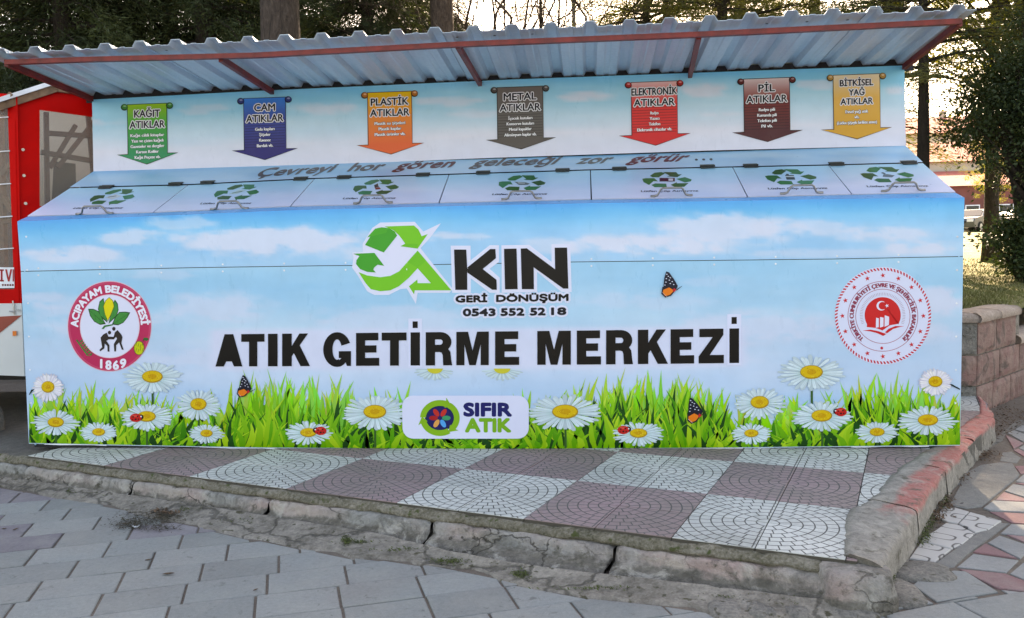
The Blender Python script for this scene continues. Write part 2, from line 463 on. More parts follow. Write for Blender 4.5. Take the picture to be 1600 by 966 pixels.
# side panels and dark inside (closed body behind the sheets)
for sx, x0 in ((-1, pf(38, 500)[0]), (1, pf(1503, 500)[0])):
    prof = [(0.004, .02), (0.004, 1.355), (.105, 1.385), (.5536, 1.588), (.84, 1.715), (.90, 1.715), (.90, .02)]
    ins = [.014] * 7
    V = [(x0 - sx * i_, y, z) for (y, z), i_ in zip(prof, ins)] + [(x0 - sx * (i_ + .008), y, z) for (y, z), i_ in zip(prof, ins)]
    n = len(prof)
    # the upper half steps in with the back panel
    mm = MB().add(V, [tuple(range(n)), tuple(range(2 * n - 1, n - 1, -1))] + [(i, (i + 1) % n, n + (i + 1) % n, n + i) for i in range(n)], (150, 204, 234))
    mm.box((x0 - sx * .06, .876, 1.95), (.008, .04, .46), col=(150, 204, 234))
    obj('side_panel', mm, M['print'], st)
m = MB()
m.box((W / 2, .45, .7), (W - .16, .86, 1.3)); m.box((W / 2 - .01, .03, .018), (W - .06, .03, .03)); m.box((W / 2, .90, 1.45), (W - .1, .04, 1.5))  # low dark strip stands in for the contact shadow under the front panel
V = [pl(x, float(interp(LIDF, x)) - .5, -.03) for x in (50, 1487)] + [pl(x, float(interp(LIDB, x)), -.03) for x in (1436, 115)]
m.add(V, [(0, 1, 2, 3)])
obj('inner_body', m, M['dark_gap'], st)
# ---- lids
LT = [109, 293, 491, 701.5, 922.5, 1145, 1295, 1442]
LB = [43, 240, 454, 686, 924, 1168, 1331, 1493]
def txt2d(s, cache={}, res=3):
    if s in cache: return cache[s]
    c = bpy.data.curves.new('t', 'FONT'); c.body = s; c.resolution_u = res
    o = bpy.data.objects.new('t', c)
    me = bpy.data.meshes.new_from_object(o)
    me.calc_loop_triangles()
    V = np.array([v.co[:2] for v in me.vertices]); F = [tuple(t.vertices) for t in me.loop_triangles]
    V[:, 0] -= V[:, 0].min(); wd = V[:, 0].max()
    bpy.data.objects.remove(o); bpy.data.curves.remove(c); bpy.data.meshes.remove(me)
    cache[s] = (V, F, wd); return cache[s]
CAPH = .69
def circ(n, r, ry=None):
    ry = r if ry is None else ry
    return [(r * math.cos(2 * PI * i / n + .3), ry * math.sin(2 * PI * i / n + .3)) for i in range(n)]
def put_text(mb, s, p0, p1, caph, mp, off, col, bold=None, up=(0, -1), shear=0, step=.00006):
    """baseline from p0 to p1 in photo positions, cap height in pixels; bold: list of pixel shifts"""
    V, F, wd = txt2d(s)
    p0 = np.array(p0, float); p1 = np.array(p1, float); up = np.array(up, float)
    for k, (dx, dy) in enumerate(bold or [(0, 0)]):
        Q = [mp(*(p0 + (p1 - p0) * ((v[0] + shear * v[1]) / wd) + up * (v[1] / CAPH * caph) + (dx, dy)), off + k * step) for v in V]
        mb.add(Q, F, col)
def put_arc(mb, s, cx, cy, rx, ry, a0, a1, caph, mp, off, col, bold=None, inward=False):
    """text along an arc of the emblem; angles in degrees, counted anticlockwise from the right"""
    V, F, wd = txt2d(s)
    for k, (dx, dy) in enumerate(bold or [(0, 0)]):
        Q = []
        for v in V:
            a = math.radians(a0 + (a1 - a0) * (v[0] + dx) / wd)
            h = (v[1] / CAPH) * caph + dy
            if inward: h = -h
            Q.append(mp(cx + (rx + h) * math.cos(a), cy - (ry + h) * math.sin(a), off + k * .00006))
        mb.add(Q, F, col)
def poly(mb, pts, mp, off, col):
    mb.add([mp(x, y, off) for x, y in pts], [tuple(range(len(pts)))], col)
def ell(cx, cy, rx, ry, n=32, a0=0, a1=360):
    return [(cx + rx * math.cos(math.radians(a0 + (a1 - a0) * i / n)), cy - ry * math.sin(math.radians(a0 + (a1 - a0) * i / n))) for i in range(n + (0 if abs(a1 - a0) == 360 else 1))]
def ring(mb, cx, cy, r1x, r1y, r2x, r2y, mp, off, col, n=64, a0=0, a1=360):
    V = []; F = []
    for i in range(n + 1):
        a = math.radians(a0 + (a1 - a0) * i / n)
        V += [mp(cx + r1x * math.cos(a), cy - r1y * math.sin(a), off), mp(cx + r2x * math.cos(a), cy - r2y * math.sin(a), off)]
    for i in range(n): F.append((2 * i, 2 * i + 1, 2 * i + 3, 2 * i + 2))
    mb.add(V, F, col)
def Zm(x0, y0, s): return lambda pts: [(x0 + x / s, y0 + y / s) for x, y in pts]
z5 = Zm(750, 220, 4.324)
MARK = [z5(p) for p in (
    [(1148, 238), (1180, 217), (1225, 212), (1250, 222), (1207, 248), (1165, 248)],
    [(1235, 212), (1325, 213), (1340, 228), (1364, 228), (1333, 247), (1262, 242), (1281, 237)],
    [(1325, 259), (1385, 247), (1430, 263), (1425, 275), (1385, 283)],
    [(1288, 299), (1330, 282), (1330, 289), (1409, 287), (1380, 312), (1330, 313), (1331, 321)],
    [(1158, 300), (1185, 289), (1258, 291), (1262, 314), (1180, 315)],
    [(1097, 258), (1120, 254), (1178, 254), (1201, 275), (1172, 274), (1142, 300), (1105, 281)])]
MC = np.array((1042.5, 281.3))
E1 = np.array([1.0, 0, 0]); E2 = np.cross(LN, E1)
if E2[2] < 0: E2 = -E2
c5 = pl(*MC)
GRN = [(24, 112, 66), (38, 92, 40), (30, 118, 78), (26, 112, 60), (24, 100, 56), (34, 84, 44)]
centers = [(177.5, 308), (371, 300.7), (588.4, 292.8), (816, 286.3), (1042.5, 281.3), (1236, 277), (1386.6, 273.5)]
handles = [(148, 335), (358.7, 327.5), (583, 318.3), (815, 312), (1049.3, 307.2), (1252.5, 303.2), (1411, 299.2)]
icons = ['paper', 'glass', 'bottle', 'can', 'radio', 'battery', 'oil']
hinge_px = [(166, 292), (274, 287.4), (324, 285), (470, 279), (537.7, 276.6), (661, 272.6), (755, 269.5), (879, 265.8), (967.8, 263.4), (1105.4, 260), (1173, 258.9), (1307, 256), (1420, 253.8)]
for i in range(7):
    gp = 1.1
    tl, tr, bl, br = LT[i] + (gp * .6 if i else 0), LT[i + 1] - (gp * .6 if i < 6 else 0), LB[i] + (gp if i else 0), LB[i + 1] - (gp if i < 6 else 0)
    top = [(x, y + .9) for x, y in LIDB]; bot = [(x, y - .6) for x, y in LIDF]
    m = loft(top, bot, (tl, tr), (bl, br), 44, 10, pl, col_lid)
    # edges of the sheet folded down
    c = [pl(tl, float(interp(top, tl))), pl(tr, float(interp(top, tr))), pl(br, float(interp(bot, br))), pl(bl, float(interp(bot, bl)))]
    d = [p - LN * .014 for p in c]
    m.add(c + d, [(0, 4, 5, 1), (1, 5, 6, 2), (2, 6, 7, 3), (3, 7, 4, 0), (4, 7, 6, 5)], (196, 206, 226))
    lid = obj('lid', m, M['lid'], st)
    cc = pl(*centers[i])
    mm = MB()
    def onlid(x, y, off, cc=cc):
        q = pl(x, y); r = q - c5
        return cc + E1 * r.dot(E1) + E2 * r.dot(E2) + LN * off
    for k, p in enumerate(MARK): poly(mm, p, onlid, .0008, GRN[(k + i) % 6])
    # small pictogram inside the mark
    x0, y0 = MC
    ic = icons[i]
    if ic == 'paper': poly(mm, [(x0 - 14, y0 + 1), (x0 - 4, y0 - 4), (x0 + 14, y0 - 1), (x0 + 4, y0 + 4)], onlid, .0009, (190, 200, 205)); poly(mm, [(x0 - 10, y0 + 0), (x0 + 2, y0 - 2), (x0 + 3, y0 - 1), (x0 - 9, y0 + 1)], onlid, .001, (60, 80, 90))
    if ic == 'glass': poly(mm, [(x0 - 12, y0 + 3), (x0 - 2, y0 - 4), (x0 + 12, y0 - 3), (x0 + 2, y0 + 3)], onlid, .0009, (176, 200, 204)); poly(mm, [(x0 - 8, y0 + 1), (x0 + 6, y0 - 2), (x0 + 7, y0 - 1), (x0 - 7, y0 + 2)], onlid, .001, (60, 110, 90))
    if ic == 'bottle':
        poly(mm, [(x0 - 7, y0 - 3), (x0 - 3, y0 - 6), (x0 + 1, y0 - 2), (x0 + 4, y0 - 1), (x0 - 2, y0 + 1)], onlid, .0009, (60, 50, 44)); poly(mm, [(x0 - 2, y0 + 1), (x0 + 5, y0), (x0 + 10, y0 + 3), (x0 + 2, y0 + 4)], onlid, .001, (140, 54, 40))
    if ic == 'can': poly(mm, [(x0 - 14, y0 - 2), (x0 + 5, y0 - 1), (x0 + 13, y0 + 1), (x0 + 10, y0 + 3), (x0 - 4, y0 + 3)], onlid, .0009, (96, 110, 112)); poly(mm, [(x0 - 8, y0 - 1), (x0 + 4, y0), (x0 + 5, y0 + 1), (x0 - 6, y0 + .6)], onlid, .001, (190, 200, 200))
    if ic == 'radio': poly(mm, [(x0 - 12, y0 - 3), (x0 + 12, y0 - 3), (x0 + 12, y0 + 2.6), (x0 - 12, y0 + 2.6)], onlid, .0009, (64, 30, 50)); poly(mm, [(x0 + 2, y0 - 2), (x0 + 9, y0 - 2), (x0 + 9, y0 + 1.6), (x0 + 2, y0 + 1.6)], onlid, .001, (200, 200, 210))
    if ic == 'battery': poly(mm, [(x0 - 8, y0 - 3), (x0 + 5, y0 - 3), (x0 + 5, y0 + 4), (x0 - 8, y0 + 4)], onlid, .0009, (42, 60, 66)); poly(mm, [(x0 - 8, y0 - 1.5), (x0 + 5, y0 - 1.5), (x0 + 5, y0 + 0), (x0 - 8, y0 + 0)], onlid, .001, (196, 206, 214)); poly(mm, [(x0 - 6, y0 - 5), (x0 - 2, y0 - 5), (x0 - 2, y0 - 3), (x0 - 6, y0 - 3)], onlid, .0009, (42, 60, 66))
    if ic == 'oil':
        poly(mm, [(x0 - 9, y0 + 3), (x0 - 5, y0 - 1), (x0 + 1, y0 - 1), (x0 + 10, y0 + 1), (x0 + 4, y0 + 4)], onlid, .0009, (96, 112, 120)); poly(mm, [(x0 - 8, y0 - 3), (x0 - 4, y0 - 4), (x0 - 1, y0 - 2), (x0 - 4, y0 - 1)], onlid, .0009, (60, 76, 84))
    obj('recycling_symbol', mm, M['ink'], lid)
    mm = MB()
    zx = 750 + 1088 / 4.324; zy = 220 + 347 / 4.324
    put_text(mm, 'Lütfen Çöp Atmayınız', (zx, zy), (zx + 386 / 4.324, zy - .8), 2.6, onlid, .0008, (34, 40, 60), [(-.25, 0), (.25, 0), (0, .2)])
    obj('lettering', mm, M['ink'], lid)
    h = pl(*handles[i])
    hw, ht, hh = .098, .05, .052
    pts = [h - E1 * (hw + .02) + LN * .005, h - E1 * hw + LN * .004, h - E1 * (hw - .02) + LN * .012, h - E1 * (ht + .012) + LN * (hh - .008), h - E1 * ht + LN * hh,
           h + E1 * ht + LN * hh, h + E1 * (ht + .012) + LN * (hh - .008), h + E1 * (hw - .02) + LN * .012, h + E1 * hw + LN * .004, h + E1 * (hw + .02) + LN * .005]
    obj('handle', MB().tube(pts, [.007, .008, .006, .006, .006, .006, .006, .006, .008, .007], 8), M['handle'], lid, True)
for (x, y) in hinge_px:
    h = pl(x, y, .006)
    m = MB().box(h + E2 * .016, (.085, .03, .004), E1, E2, LN).box(h - E2 * .016, (.085, .03, .004), E1, E2, LN)
    m.tube([h - E1 * .045 + LN * .003, h + E1 * .045 + LN * .003], .0065, 8)
    obj('hinge', m, M['hinge'], st)
# slogan: broad-nib lettering on the ledge
def ipt(pts):
    xs = [p[0] for p in pts]; ys = [p[1] for p in pts]
    return lambda x: float(np.interp(x, xs, ys))
BASE = ipt([(398, 276.5), (520, 268.5), (760, 259), (920, 255.5), (1112, 250.5)])
def slog_map(x, y, off): return pl(x, y, off)
nib = [(-1.7 + 3.4 * t, .6 - 1.2 * t) for t in [i / 8 for i in range(9)]]
words = [('Çevreyi', 399, 526, 0), ('hor', 543, 604, 0), ('gören', 616, 714, 1), ('geleceği', 736, 876, 0), ('zor', 900, 960, 2), ('görür', 981, 1079, 3), ('...', 1086, 1112, 2)]
cols = [(96, 92, 92), (98, 50, 50), (104, 106, 104), (106, 34, 40)]
V_, F_, wd_ = None, None, None
for wtx, xa, xb, ci in words:
    slog = MB()
    V_, F_, wd_ = txt2d(wtx)
    sh = .55
    wtot = wd_ + sh * .5
    for k, (dx, dy) in enumerate(nib):
        Q = []
        for v in V_:
            x = xa + (xb - xa) * ((v[0] + sh * v[1]) / wtot) + dx
            Q.append(pl(x, BASE(x) - v[1] / CAPH * 12.2 + dy, .0008 + k * .00006))
        slog.add(Q, F_, cols[ci])
    if wtx == '...':
        for k in range(3): obj('slogan_dot', MB().add([pl(x, y, .001) for x, y in ell(1088 + k * 11.5, 249.6 - k * .3, 2.4, 1.5, 14)], [tuple(range(14))], (70, 66, 66)), M['ink'], ledge)
        continue
    obj('slogan_word', slog, M['ink'], ledge)
# ---- category banners on the back panel
BN = [  # body xl, xr, ytop, wing xl, xr, ywing, tip x,y, colour top, mid, bottom, titles, lines
    (199.3, 259.8, 163, 185.5, 275.5, 241.0, 229.3, 256, (150, 200, 40), (40, 160, 60), (0, 140, 90), ['KAĞIT', 'ATIKLAR'], ['Kağıt ciltli kitaplar', 'Yazı ve çizim kağıdı', 'Gazeteler ve dergiler', 'Karton Koliler', 'Kağıt Peçete vb.']),
    (381, 445.3, 153.5, 365, 462.5, 234.3, 413.8, 249, (20, 130, 220), (50, 70, 150), (44, 40, 110), ['CAM', 'ATIKLAR'], ['Gıda kapları', 'Şişeler', 'Kavanoz', 'Bardak vb.']),
    (574.6, 642.5, 144.3, 560, 660, 226.0, 611, 240.4, (244, 196, 30), (240, 140, 50), (236, 100, 52), ['PLASTİK', 'ATIKLAR'], ['Plastik su şişeleri', 'Plastik kaplar', 'Plastik ürünler vb.']),
    (777, 847.5, 136.3, 762, 866, 217.6, 814.5, 232.4, (110, 100, 94), (98, 92, 88), (92, 84, 78), ['METAL', 'ATIKLAR'], ['İçecek kutuları', 'Konserve kutuları', 'Metal kapaklar', 'Alimünyum kaplar vb.']),
    (986.6, 1057.3, 128.3, 970, 1076.4, 211, 1024.6, 226.6, (236, 190, 186), (226, 50, 46), (222, 40, 42), ['ELEKTRONİK', 'ATIKLAR'], ['Radyo', 'Yazıcı', 'Telefon', 'Elekronik cihazlar vb.']),
    (1162.4, 1233, 123, 1147, 1251.8, 206, 1199.5, 220.8, (226, 206, 204), (124, 42, 38), (84, 38, 42), ['PİL', 'ATIKLAR'], ['Radyo pili', 'Kumanda pili', 'Telefon pili', 'Pil vb.']),
    (1302.2, 1374, 117, 1286, 1391, 201.6, 1339.5, 216.6, (238, 220, 188), (226, 172, 84), (216, 158, 58), ['BİTKİSEL', 'YAĞ', 'ATIKLAR'], ['Evsel yağ atık', 'vb.', '(Lütfen şişeyle birlikte atınız)'])]
for bi, (xl, xr, yt, wl, wr, yw, tx, ty, ct, cm, cb, tit, lst) in enumerate(BN):
    m = MB(); sl = -.037
    cx = (xl + xr) / 2
    def yy(x, y): return y + (x - cx) * sl
    o = .004
    # thin dark outline
    out = [(xl - 1, yt - 1), (xr + 1, yt - 1), (xr + 2, yw - 1.2), (wr + 3, yw - .8), (tx, ty + 1.2), (wl - 3, yw - .8), (xl, yw - 1.2)]
    dk = tuple(int(v * .45) for v in cm)
    poly(m, [(x, yy(x, y) if y < ty - 2 else y) for x, y in out], pbk, o, dk)
    N = 26; V = []; C = []
    for j in range(N + 1):
        t = j / N; y = yt + (yw - yt) * t
        dx = 1.5 * t
        c = np.array(ct, float) * max(0, 1 - t / .42) + np.array(cm, float) * min(1, t / .42) if t < .42 else np.array(cm, float) * (1 - (t - .42) / .58) + np.array(cb, float) * (t - .42) / .58
        V += [(xl + dx, yy(xl, y)), (xr + dx, yy(xr, y))]; C += [c, c]
    b = len(m.v); m.v += [tuple(pbk(x, y, o + .0008)) for x, y in V]; m.c += [tuple(lin(c)) for c in C]
    m.f += [(b + 2 * j, b + 2 * j + 2, b + 2 * j + 3, b + 2 * j + 1) for j in range(N)]
    poly(m, [(wl, yy(wl, yw)), (wr, yy(wr, yw)), (tx, ty)], pbk, o + .0009, cb)
    if bi in (1, 3, 4, 5):                                        # fine printed stripes
        for j in range(11):
            y = yt + (yw - yt) * (.42 + j * .052)
            poly(m, [(xl + 1, yy(xl, y)), (xr, yy(xr, y)), (xr, yy(xr, y + .7)), (xl + 1, yy(xl, y + .7))], pbk, o + .0012, tuple(int(v * .6) for v in cb))
    for kx in (xl - 5, xr + 5):                                   # rolled ends
        c = (cx, 0)
        ky = yy(kx, yt + 3.5)
        poly(m, ell(kx, ky, 5.6, 5.2, 20), pbk, o + .0012, tuple(int(v * .3) for v in cm))
        poly(m, ell(kx + .4, ky - .6, 4.4, 4.0, 18), pbk, o + .0016, tuple(int(v * .8) for v in cm))
        poly(m, ell(kx + .6, ky - 1.8, 2.4, 1.4, 12), pbk, o + .002, tuple(int(min(255, v * .5 + 110)) for v in cm))
    bo = obj('waste_banner', m, M['ink'], back)
    m = MB()
    n3 = len(tit) == 3
    ys = [yt + 20, yt + 37] if not n3 else [yt + 17, yt + 32, yt + 46]
    wds = {'KAĞIT': .66, 'ATIKLAR': .9, 'CAM': .5, 'PLASTİK': .86, 'METAL': .72, 'ELEKTRONİK': 1.0, 'PİL': .36, 'BİTKİSEL': .72, 'YAĞ': .34}
    for s, y in zip(tit, ys):
        wv = wds[s] * (xr - xl); ch = 11.0 if not n3 else 9.6
        if n3 and s == 'ATIKLAR': wv = .7 * (xr - xl)
        xc = cx + (y - yt) * .012
        p0 = (xc - wv / 2, yy(xc - wv / 2, y)); p1 = (xc + wv / 2, yy(xc + wv / 2, y))
        put_text(m, s, p0, p1, ch, pbk, o + .0026, (232, 232, 236), circ(10, 1.7))
        put_text(m, s, p0, p1, ch, pbk, o + .0036, (30, 30, 36), [(-.45, 0), (.45, 0), (0, .35), (0, -.35)])
    obj('title_lettering', m, M['ink'], bo)
    m = MB()
    y = ys[-1] + 13.5
    for s in lst:
        wv = min(len(s) * 2.5, 62 if bi == 6 else 54); xc = cx + (y - yt) * .012
        p0 = (xc - wv / 2, yy(xc - wv / 2, y)); p1 = (xc + wv / 2, yy(xc + wv / 2, y))
        put_text(m, s, p0, p1, 4.6, pbk, o + .0026, (60, 50, 50) if bi in (2, 6) else tuple(int(v * .7) for v in cb), circ(4, .8))
        put_text(m, s, p0, p1, 4.6, pbk, o + .0034, (236, 236, 238), [(-.3, 0), (.3, 0)])
        y += 8.6
    obj('list_lettering', m, M['ink'], bo)
# ---- front print: logo
fr = bpy.data.objects['front_panel']
zl = Zm(540, 335, 4.4444)
WHT = (220, 224, 244)
lg = MB()
poly(lg, zl([(45, 265), (120, 262), (118, 205), (185, 95), (240, 58), (480, 52), (540, 120), (662, 62), (585, 165), (520, 235), (745, 520), (720, 545), (500, 545), (488, 622), (425, 515), (380, 520), (300, 560), (200, 560), (150, 535), (85, 425), (45, 370), (55, 300)]), pf, .001, WHT)
# white halo of KIN with straight edges
for p in ([(730, 218), (868, 218), (868, 320), (1000, 215), (1065, 215), (1065, 330), (1000, 378), (1070, 440), (1070, 545), (1000, 545), (870, 445), (870, 545), (740, 545)],
          [(1082, 215), (1275, 212), (1430, 330), (1430, 208), (1560, 208), (1570, 540), (1500, 540), (1330, 400), (1330, 540), (1085, 545)]):
    poly(lg, zl(p), pf, .0011, WHT)
G1, G2 = (104, 196, 48), (40, 160, 50)
def arcpts(pts): return pts
up1 = [(205, 100), (250, 90), (300, 96), (340, 118), (358, 148), (265, 265), (135, 213)]
up2 = [(270, 84), (475, 78), (505, 105), (528, 152), (570, 138), (500, 238), (380, 222), (414, 204), (375, 150), (335, 112)]
up3 = [(52, 274), (200, 268), (268, 358), (222, 350), (198, 370), (192, 385), (210, 404), (150, 400), (100, 380), (72, 345), (76, 318), (96, 290)]
dn = [(90, 402), (150, 425), (240, 437), (310, 428), (372, 396), (430, 330), (500, 252), (735, 528), (480, 528), (475, 556), (440, 500), (498, 453), (500, 478), (592, 478), (500, 375), (440, 440), (370, 500), (310, 528), (240, 534), (175, 520), (140, 480)]
for p, c in ((up1, G2), (up2, G1), (up3, G2), (dn, G1)): poly(lg, zl(p), pf, .0024, c)
poly(lg, zl([(150, 160), (205, 100), (250, 90), (300, 96), (280, 130), (190, 150)]), pf, .0027, (52, 168, 50))
poly(lg, zl([(430, 330), (500, 252), (560, 322), (500, 372)]), pf, .0027, (94, 190, 46))
poly(lg, zl([(380, 222), (414, 204), (500, 205), (500, 238)]), pf, .0027, (90, 188, 46))
logo = obj('company_logo', lg, M['ink'], fr)
K = MB(); BK = (15, 13, 12)
for p in ([(753, 245), (838, 245), (844, 355), (845, 525), (762, 525)], [(842, 372), (1005, 241), (1040, 241), (1044, 305), (952, 380), (1048, 455), (1050, 524), (1018, 524), (846, 405)],
          [(1100, 240), (1187, 238), (1195, 520), (1107, 521)], [(1216, 238), (1258, 236), (1455, 382), (1452, 232), (1538, 231), (1547, 516), (1512, 516), (1306, 368), (1308, 520), (1224, 520)]):
    poly(K, zl(p), pf, .0030, BK)
b8 = circ(8, .85)
h8 = circ(10, 4.2)
def yrow(p): return p
gx = [('GERİ', (712.5, 472.2), (760.5, 471.6)), ('DÖNÜŞÜM', (776, 471.3), (887.5, 469.6))]
for s, a, b in gx:
    put_text(K, s, a, b, 9.6, pf, .0014, WHT, h8)
    put_text(K, s, a, b, 9.6, pf, .0030, BK, circ(8, .95))
for s, a, b in [('0543', (724, 493.6), (773.5, 493.2)), ('552', (783, 493), (818.5, 492.6)), ('52', (829, 492.4), (851.5, 492)), ('18', (862, 491.8), (884, 491.4))]:
    put_text(K, s, a, b, 10.4, pf, .0014, WHT, h8)
    put_text(K, s, a, b, 10.4, pf, .0030, (20, 24, 32), circ(8, 1.0))
obj('logo_lettering', K, M['ink'], logo)

# ---- headline in heavy condensed capitals
hb = ipt([(336, 572.9), (550, 571.9), (764, 570.6), (950, 569.6), (1155, 567.3)])
ht = ipt([(336, 522.6), (550, 520.5), (764, 518.2), (950, 516.2), (1155, 513.2)])
def arcstrip(cx, cy, ro, ri, a0, a1, n=14, sy=1.0):
    o = [(cx + ro[0] * math.cos(math.radians(a0 + (a1 - a0) * i / n)), cy + ro[1] * math.sin(math.radians(a0 + (a1 - a0) * i / n))) for i in range(n + 1)]
    i_ = [(cx + ri[0] * math.cos(math.radians(a0 + (a1 - a0) * i / n)), cy + ri[1] * math.sin(math.radians(a0 + (a1 - a0) * i / n))) for i in range(n + 1)]
    return o + i_[::-1]
def bowl(x0, y0, x1, y1, tx, ty, n=12):
    """thick D-shaped bowl from (x0,y0) to (x1,y1)"""
    h = (y1 - y0) / 2; cy = (y0 + y1) / 2; r = min(x1 - x0, .42)
    o = [(x0, y1)] + [(x1 - r + r * math.cos(math.radians(90 - 180 * i / n)), cy + h * math.sin(math.radians(90 - 180 * i / n))) for i in range(n + 1)] + [(x0, y0)]
    ri = r - tx; hi = h - ty
    i_ = [(x0, y0 + ty)] + [(x1 - r + ri * math.cos(math.radians(-90 + 180 * i / n)), cy + hi * math.sin(math.radians(-90 + 180 * i / n))) for i in range(n + 1)] + [(x0, y1 - ty)]
    return o + i_
R_ = lambda a, b, c, d: [(a, b), (c, b), (c, d), (a, d)]
S = .37
GL = {
 'A': [[(0, 0), (.31, 0), (.40, .155), (.61, .155), (.69, 0), (1, 0), (.66, 1), (.34, 1)]],
 'T': [R_(0, .76, 1, 1), R_(.335, 0, .69, .76)],
 'I': [R_(0, 0, 1, 1)], 'İ': [R_(0, 0, 1, 1), R_(.22, 1.13, .76, 1.33)],
 'K': [R_(0, 0, .345, 1), [(.345, .62), (.62, 1), (.93, 1), (.63, .64), (1, 0), (.66, 0), (.42, .40), (.345, .30)]],
 'E': [R_(0, 0, .39, 1), R_(.39, .77, .96, 1), R_(.39, .40, .88, .62), R_(.39, 0, 1, .24)],
 'Z': [[(.03, .76), (.56, .76), (0, .2), (0, 0), (1, 0), (1, .24), (.44, .24), (.98, .82), (.98, 1), (.03, 1)]],
 'M': [R_(0, 0, .25, 1), R_(.75, 0, 1, 1), [(.25, 1), (.36, 1), (.5, .44), (.64, 1), (.75, 1), (.75, .62), (.6, 0), (.40, 0), (.25, .62)]],
 'R': [R_(0, 0, .35, 1), bowl(.35, .40, .97, 1, .33, .22), [(.35, .40), (.35, .60), (.55, .60), (.80, .55), (.93, .40), (.97, .12), (1, 0), (.66, 0), (.64, .30), (.60, .38), (.52, .40)]],
 'G': [arcstrip(.5, .5, (.5, .53), (.165, .31), 22, 292, 24), [(.56, .24), (.56, .45), (1, .45), (1, 0), (.85, 0), (.81, .11), (.72, .03), (.62, .0), (.56, .16), (.66, .24)]],
}
HL = [('A', 336.6, 378.6), ('T', 376.9, 413.2), ('I', 418.7, 433.7), ('K', 440.8, 484.3), ('G', 505, 548.4), ('E', 556.3, 592.5), ('T', 596.4, 635.2), ('İ', 641.5, 656.2), ('R', 665.2, 706.6), ('M', 713, 763.7), ('E', 773.6, 811.2),
      ('M', 839.5, 891.9), ('E', 901.3, 939), ('R', 947, 989.2), ('K', 996.7, 1043.8), ('E', 1047.8, 1084.6), ('Z', 1091.6, 1131.1), ('İ', 1139.7, 1154.8)]
for g, xa, xb in HL:
    hd = MB()
    for k, p in enumerate(GL[g]):
        Q = []
        for u, v in p:
            x = xa + (xb - xa) * u; Q.append((x, hb(x) + (ht(x) - hb(x)) * v))
        c = np.mean(Q, axis=0)
        poly(hd, Q, pf, .0030 + k * .00006, (13, 11, 10))
    yb, yt_ = hb(xa), ht(xa)
    if g == 'İ': yt_ = yb + (yt_ - yb) * 1.35
    if g == 'İ': poly(hd, [(xa - 3.4, yb + 3.4), (xb + 3.4, yb + 3.4), (xb + 3.4, yt_ - 3.4), (xa - 3.4, yt_ - 3.4)], pf, .0012 + .00005 * HL.index((g, xa, xb)), (216, 222, 244))
    obj('headline_letter', hd, M['ink'], fr)

# ---- municipal emblem
em = MB(); cx, cy = 171.2, 510
poly(em, ell(cx, cy, 66, 71, 72), pf, .0010, (222, 190, 205))
poly(em, ell(cx, cy, 64.8, 69.8, 72), pf, .0016, (196, 44, 88))
ring(em, cx, cy, 64.8, 69.8, 61.5, 66.4, pf, .0018, (206, 66, 104))
poly(em, ell(cx + .3, cy, 46.8, 49.8, 60), pf, .0022, (228, 200, 212))
poly(em, ell(cx + .3, cy, 45.6, 48.6, 60), pf, .0026, (218, 222, 242))
put_arc(em, 'ACIPAYAM', cx, cy, 49.6, 53.2, 181, 104, 10.6, pf, .0026, (232, 232, 244), circ(8, .05, .8))
put_arc(em, 'BELEDİYESİ', cx, cy, 49.6, 53.2, 96.5, 3, 10.6, pf, .0026, (232, 232, 244), circ(8, .05, .8))
for s, a, b in [('1', (157.2, 574.8), (159.2, 575)), ('8', (165.5, 577), (173.5, 577)), ('6', (177, 577.2), (185, 577)), ('9', (188, 575), (196.5, 573.6))]:
    put_text(em, s, a, b, 13, pf, .0026, (232, 232, 244), circ(8, .9))
ze = Zm(90, 430, 6.035)
DG, LG = (20, 74, 36), (44, 140, 62)
leaves = [[(288, 318), (335, 318), (388, 340), (420, 400), (455, 462), (400, 470), (345, 440), (305, 385)], [(685, 352), (640, 345), (580, 348), (540, 400), (512, 466), (570, 474), (620, 450), (660, 400)],
          [(432, 216), (395, 250), (380, 320), (400, 390), (470, 450), (450, 340), (440, 250)], [(540, 230), (568, 270), (575, 330), (555, 390), (480, 460), (505, 350), (525, 260)]]
for k, p in enumerate(leaves):
    q = ze(p); c = np.mean(q, axis=0)
    poly(em, q, pf, .0030 + k * .0001, DG)
    poly(em, [tuple(c + (np.array(v) - c) * .86) for v in q], pf, .0036 + k * .0001, LG)
for a, b in (((300, 330), (440, 455)), ((675, 360), (520, 458)), ((345, 350), (360, 420)), ((395, 380), (400, 450)), ((620, 370), (600, 440)), ((570, 390), (560, 455)), ((430, 230), (430, 400)), ((545, 245), (520, 400))):
    (x0, y0), (x1, y1) = ze([a, b]); poly(em, [(x0, y0), (x1 + .3, y1), (x1, y1 + .6), (x0, y0 + .5)], pf, .0042, DG)
poly(em, ze([(486, 208), (450, 240), (430, 295), (445, 370), (474, 438), (505, 370), (535, 295), (522, 240)]), pf, .0044, (96, 110, 30))
poly(em, ze([(486, 214), (454, 244), (435, 295), (449, 368), (474, 428), (501, 368), (530, 295), (518, 243)]), pf, .0047, (228, 212, 38))
poly(em, ze([(415, 505), (440, 475), (520, 462), (520, 474), (450, 490), (432, 510)]), pf, .0044, (40, 120, 56))
BR = (46, 40, 38)
poly(em, ell(*ze([(489, 542)])[0], 2.5, 2.9, 16), pf, .0046, BR); poly(em, ell(*ze([(530, 506)])[0], 2.6, 3, 16), pf, .0046, BR)
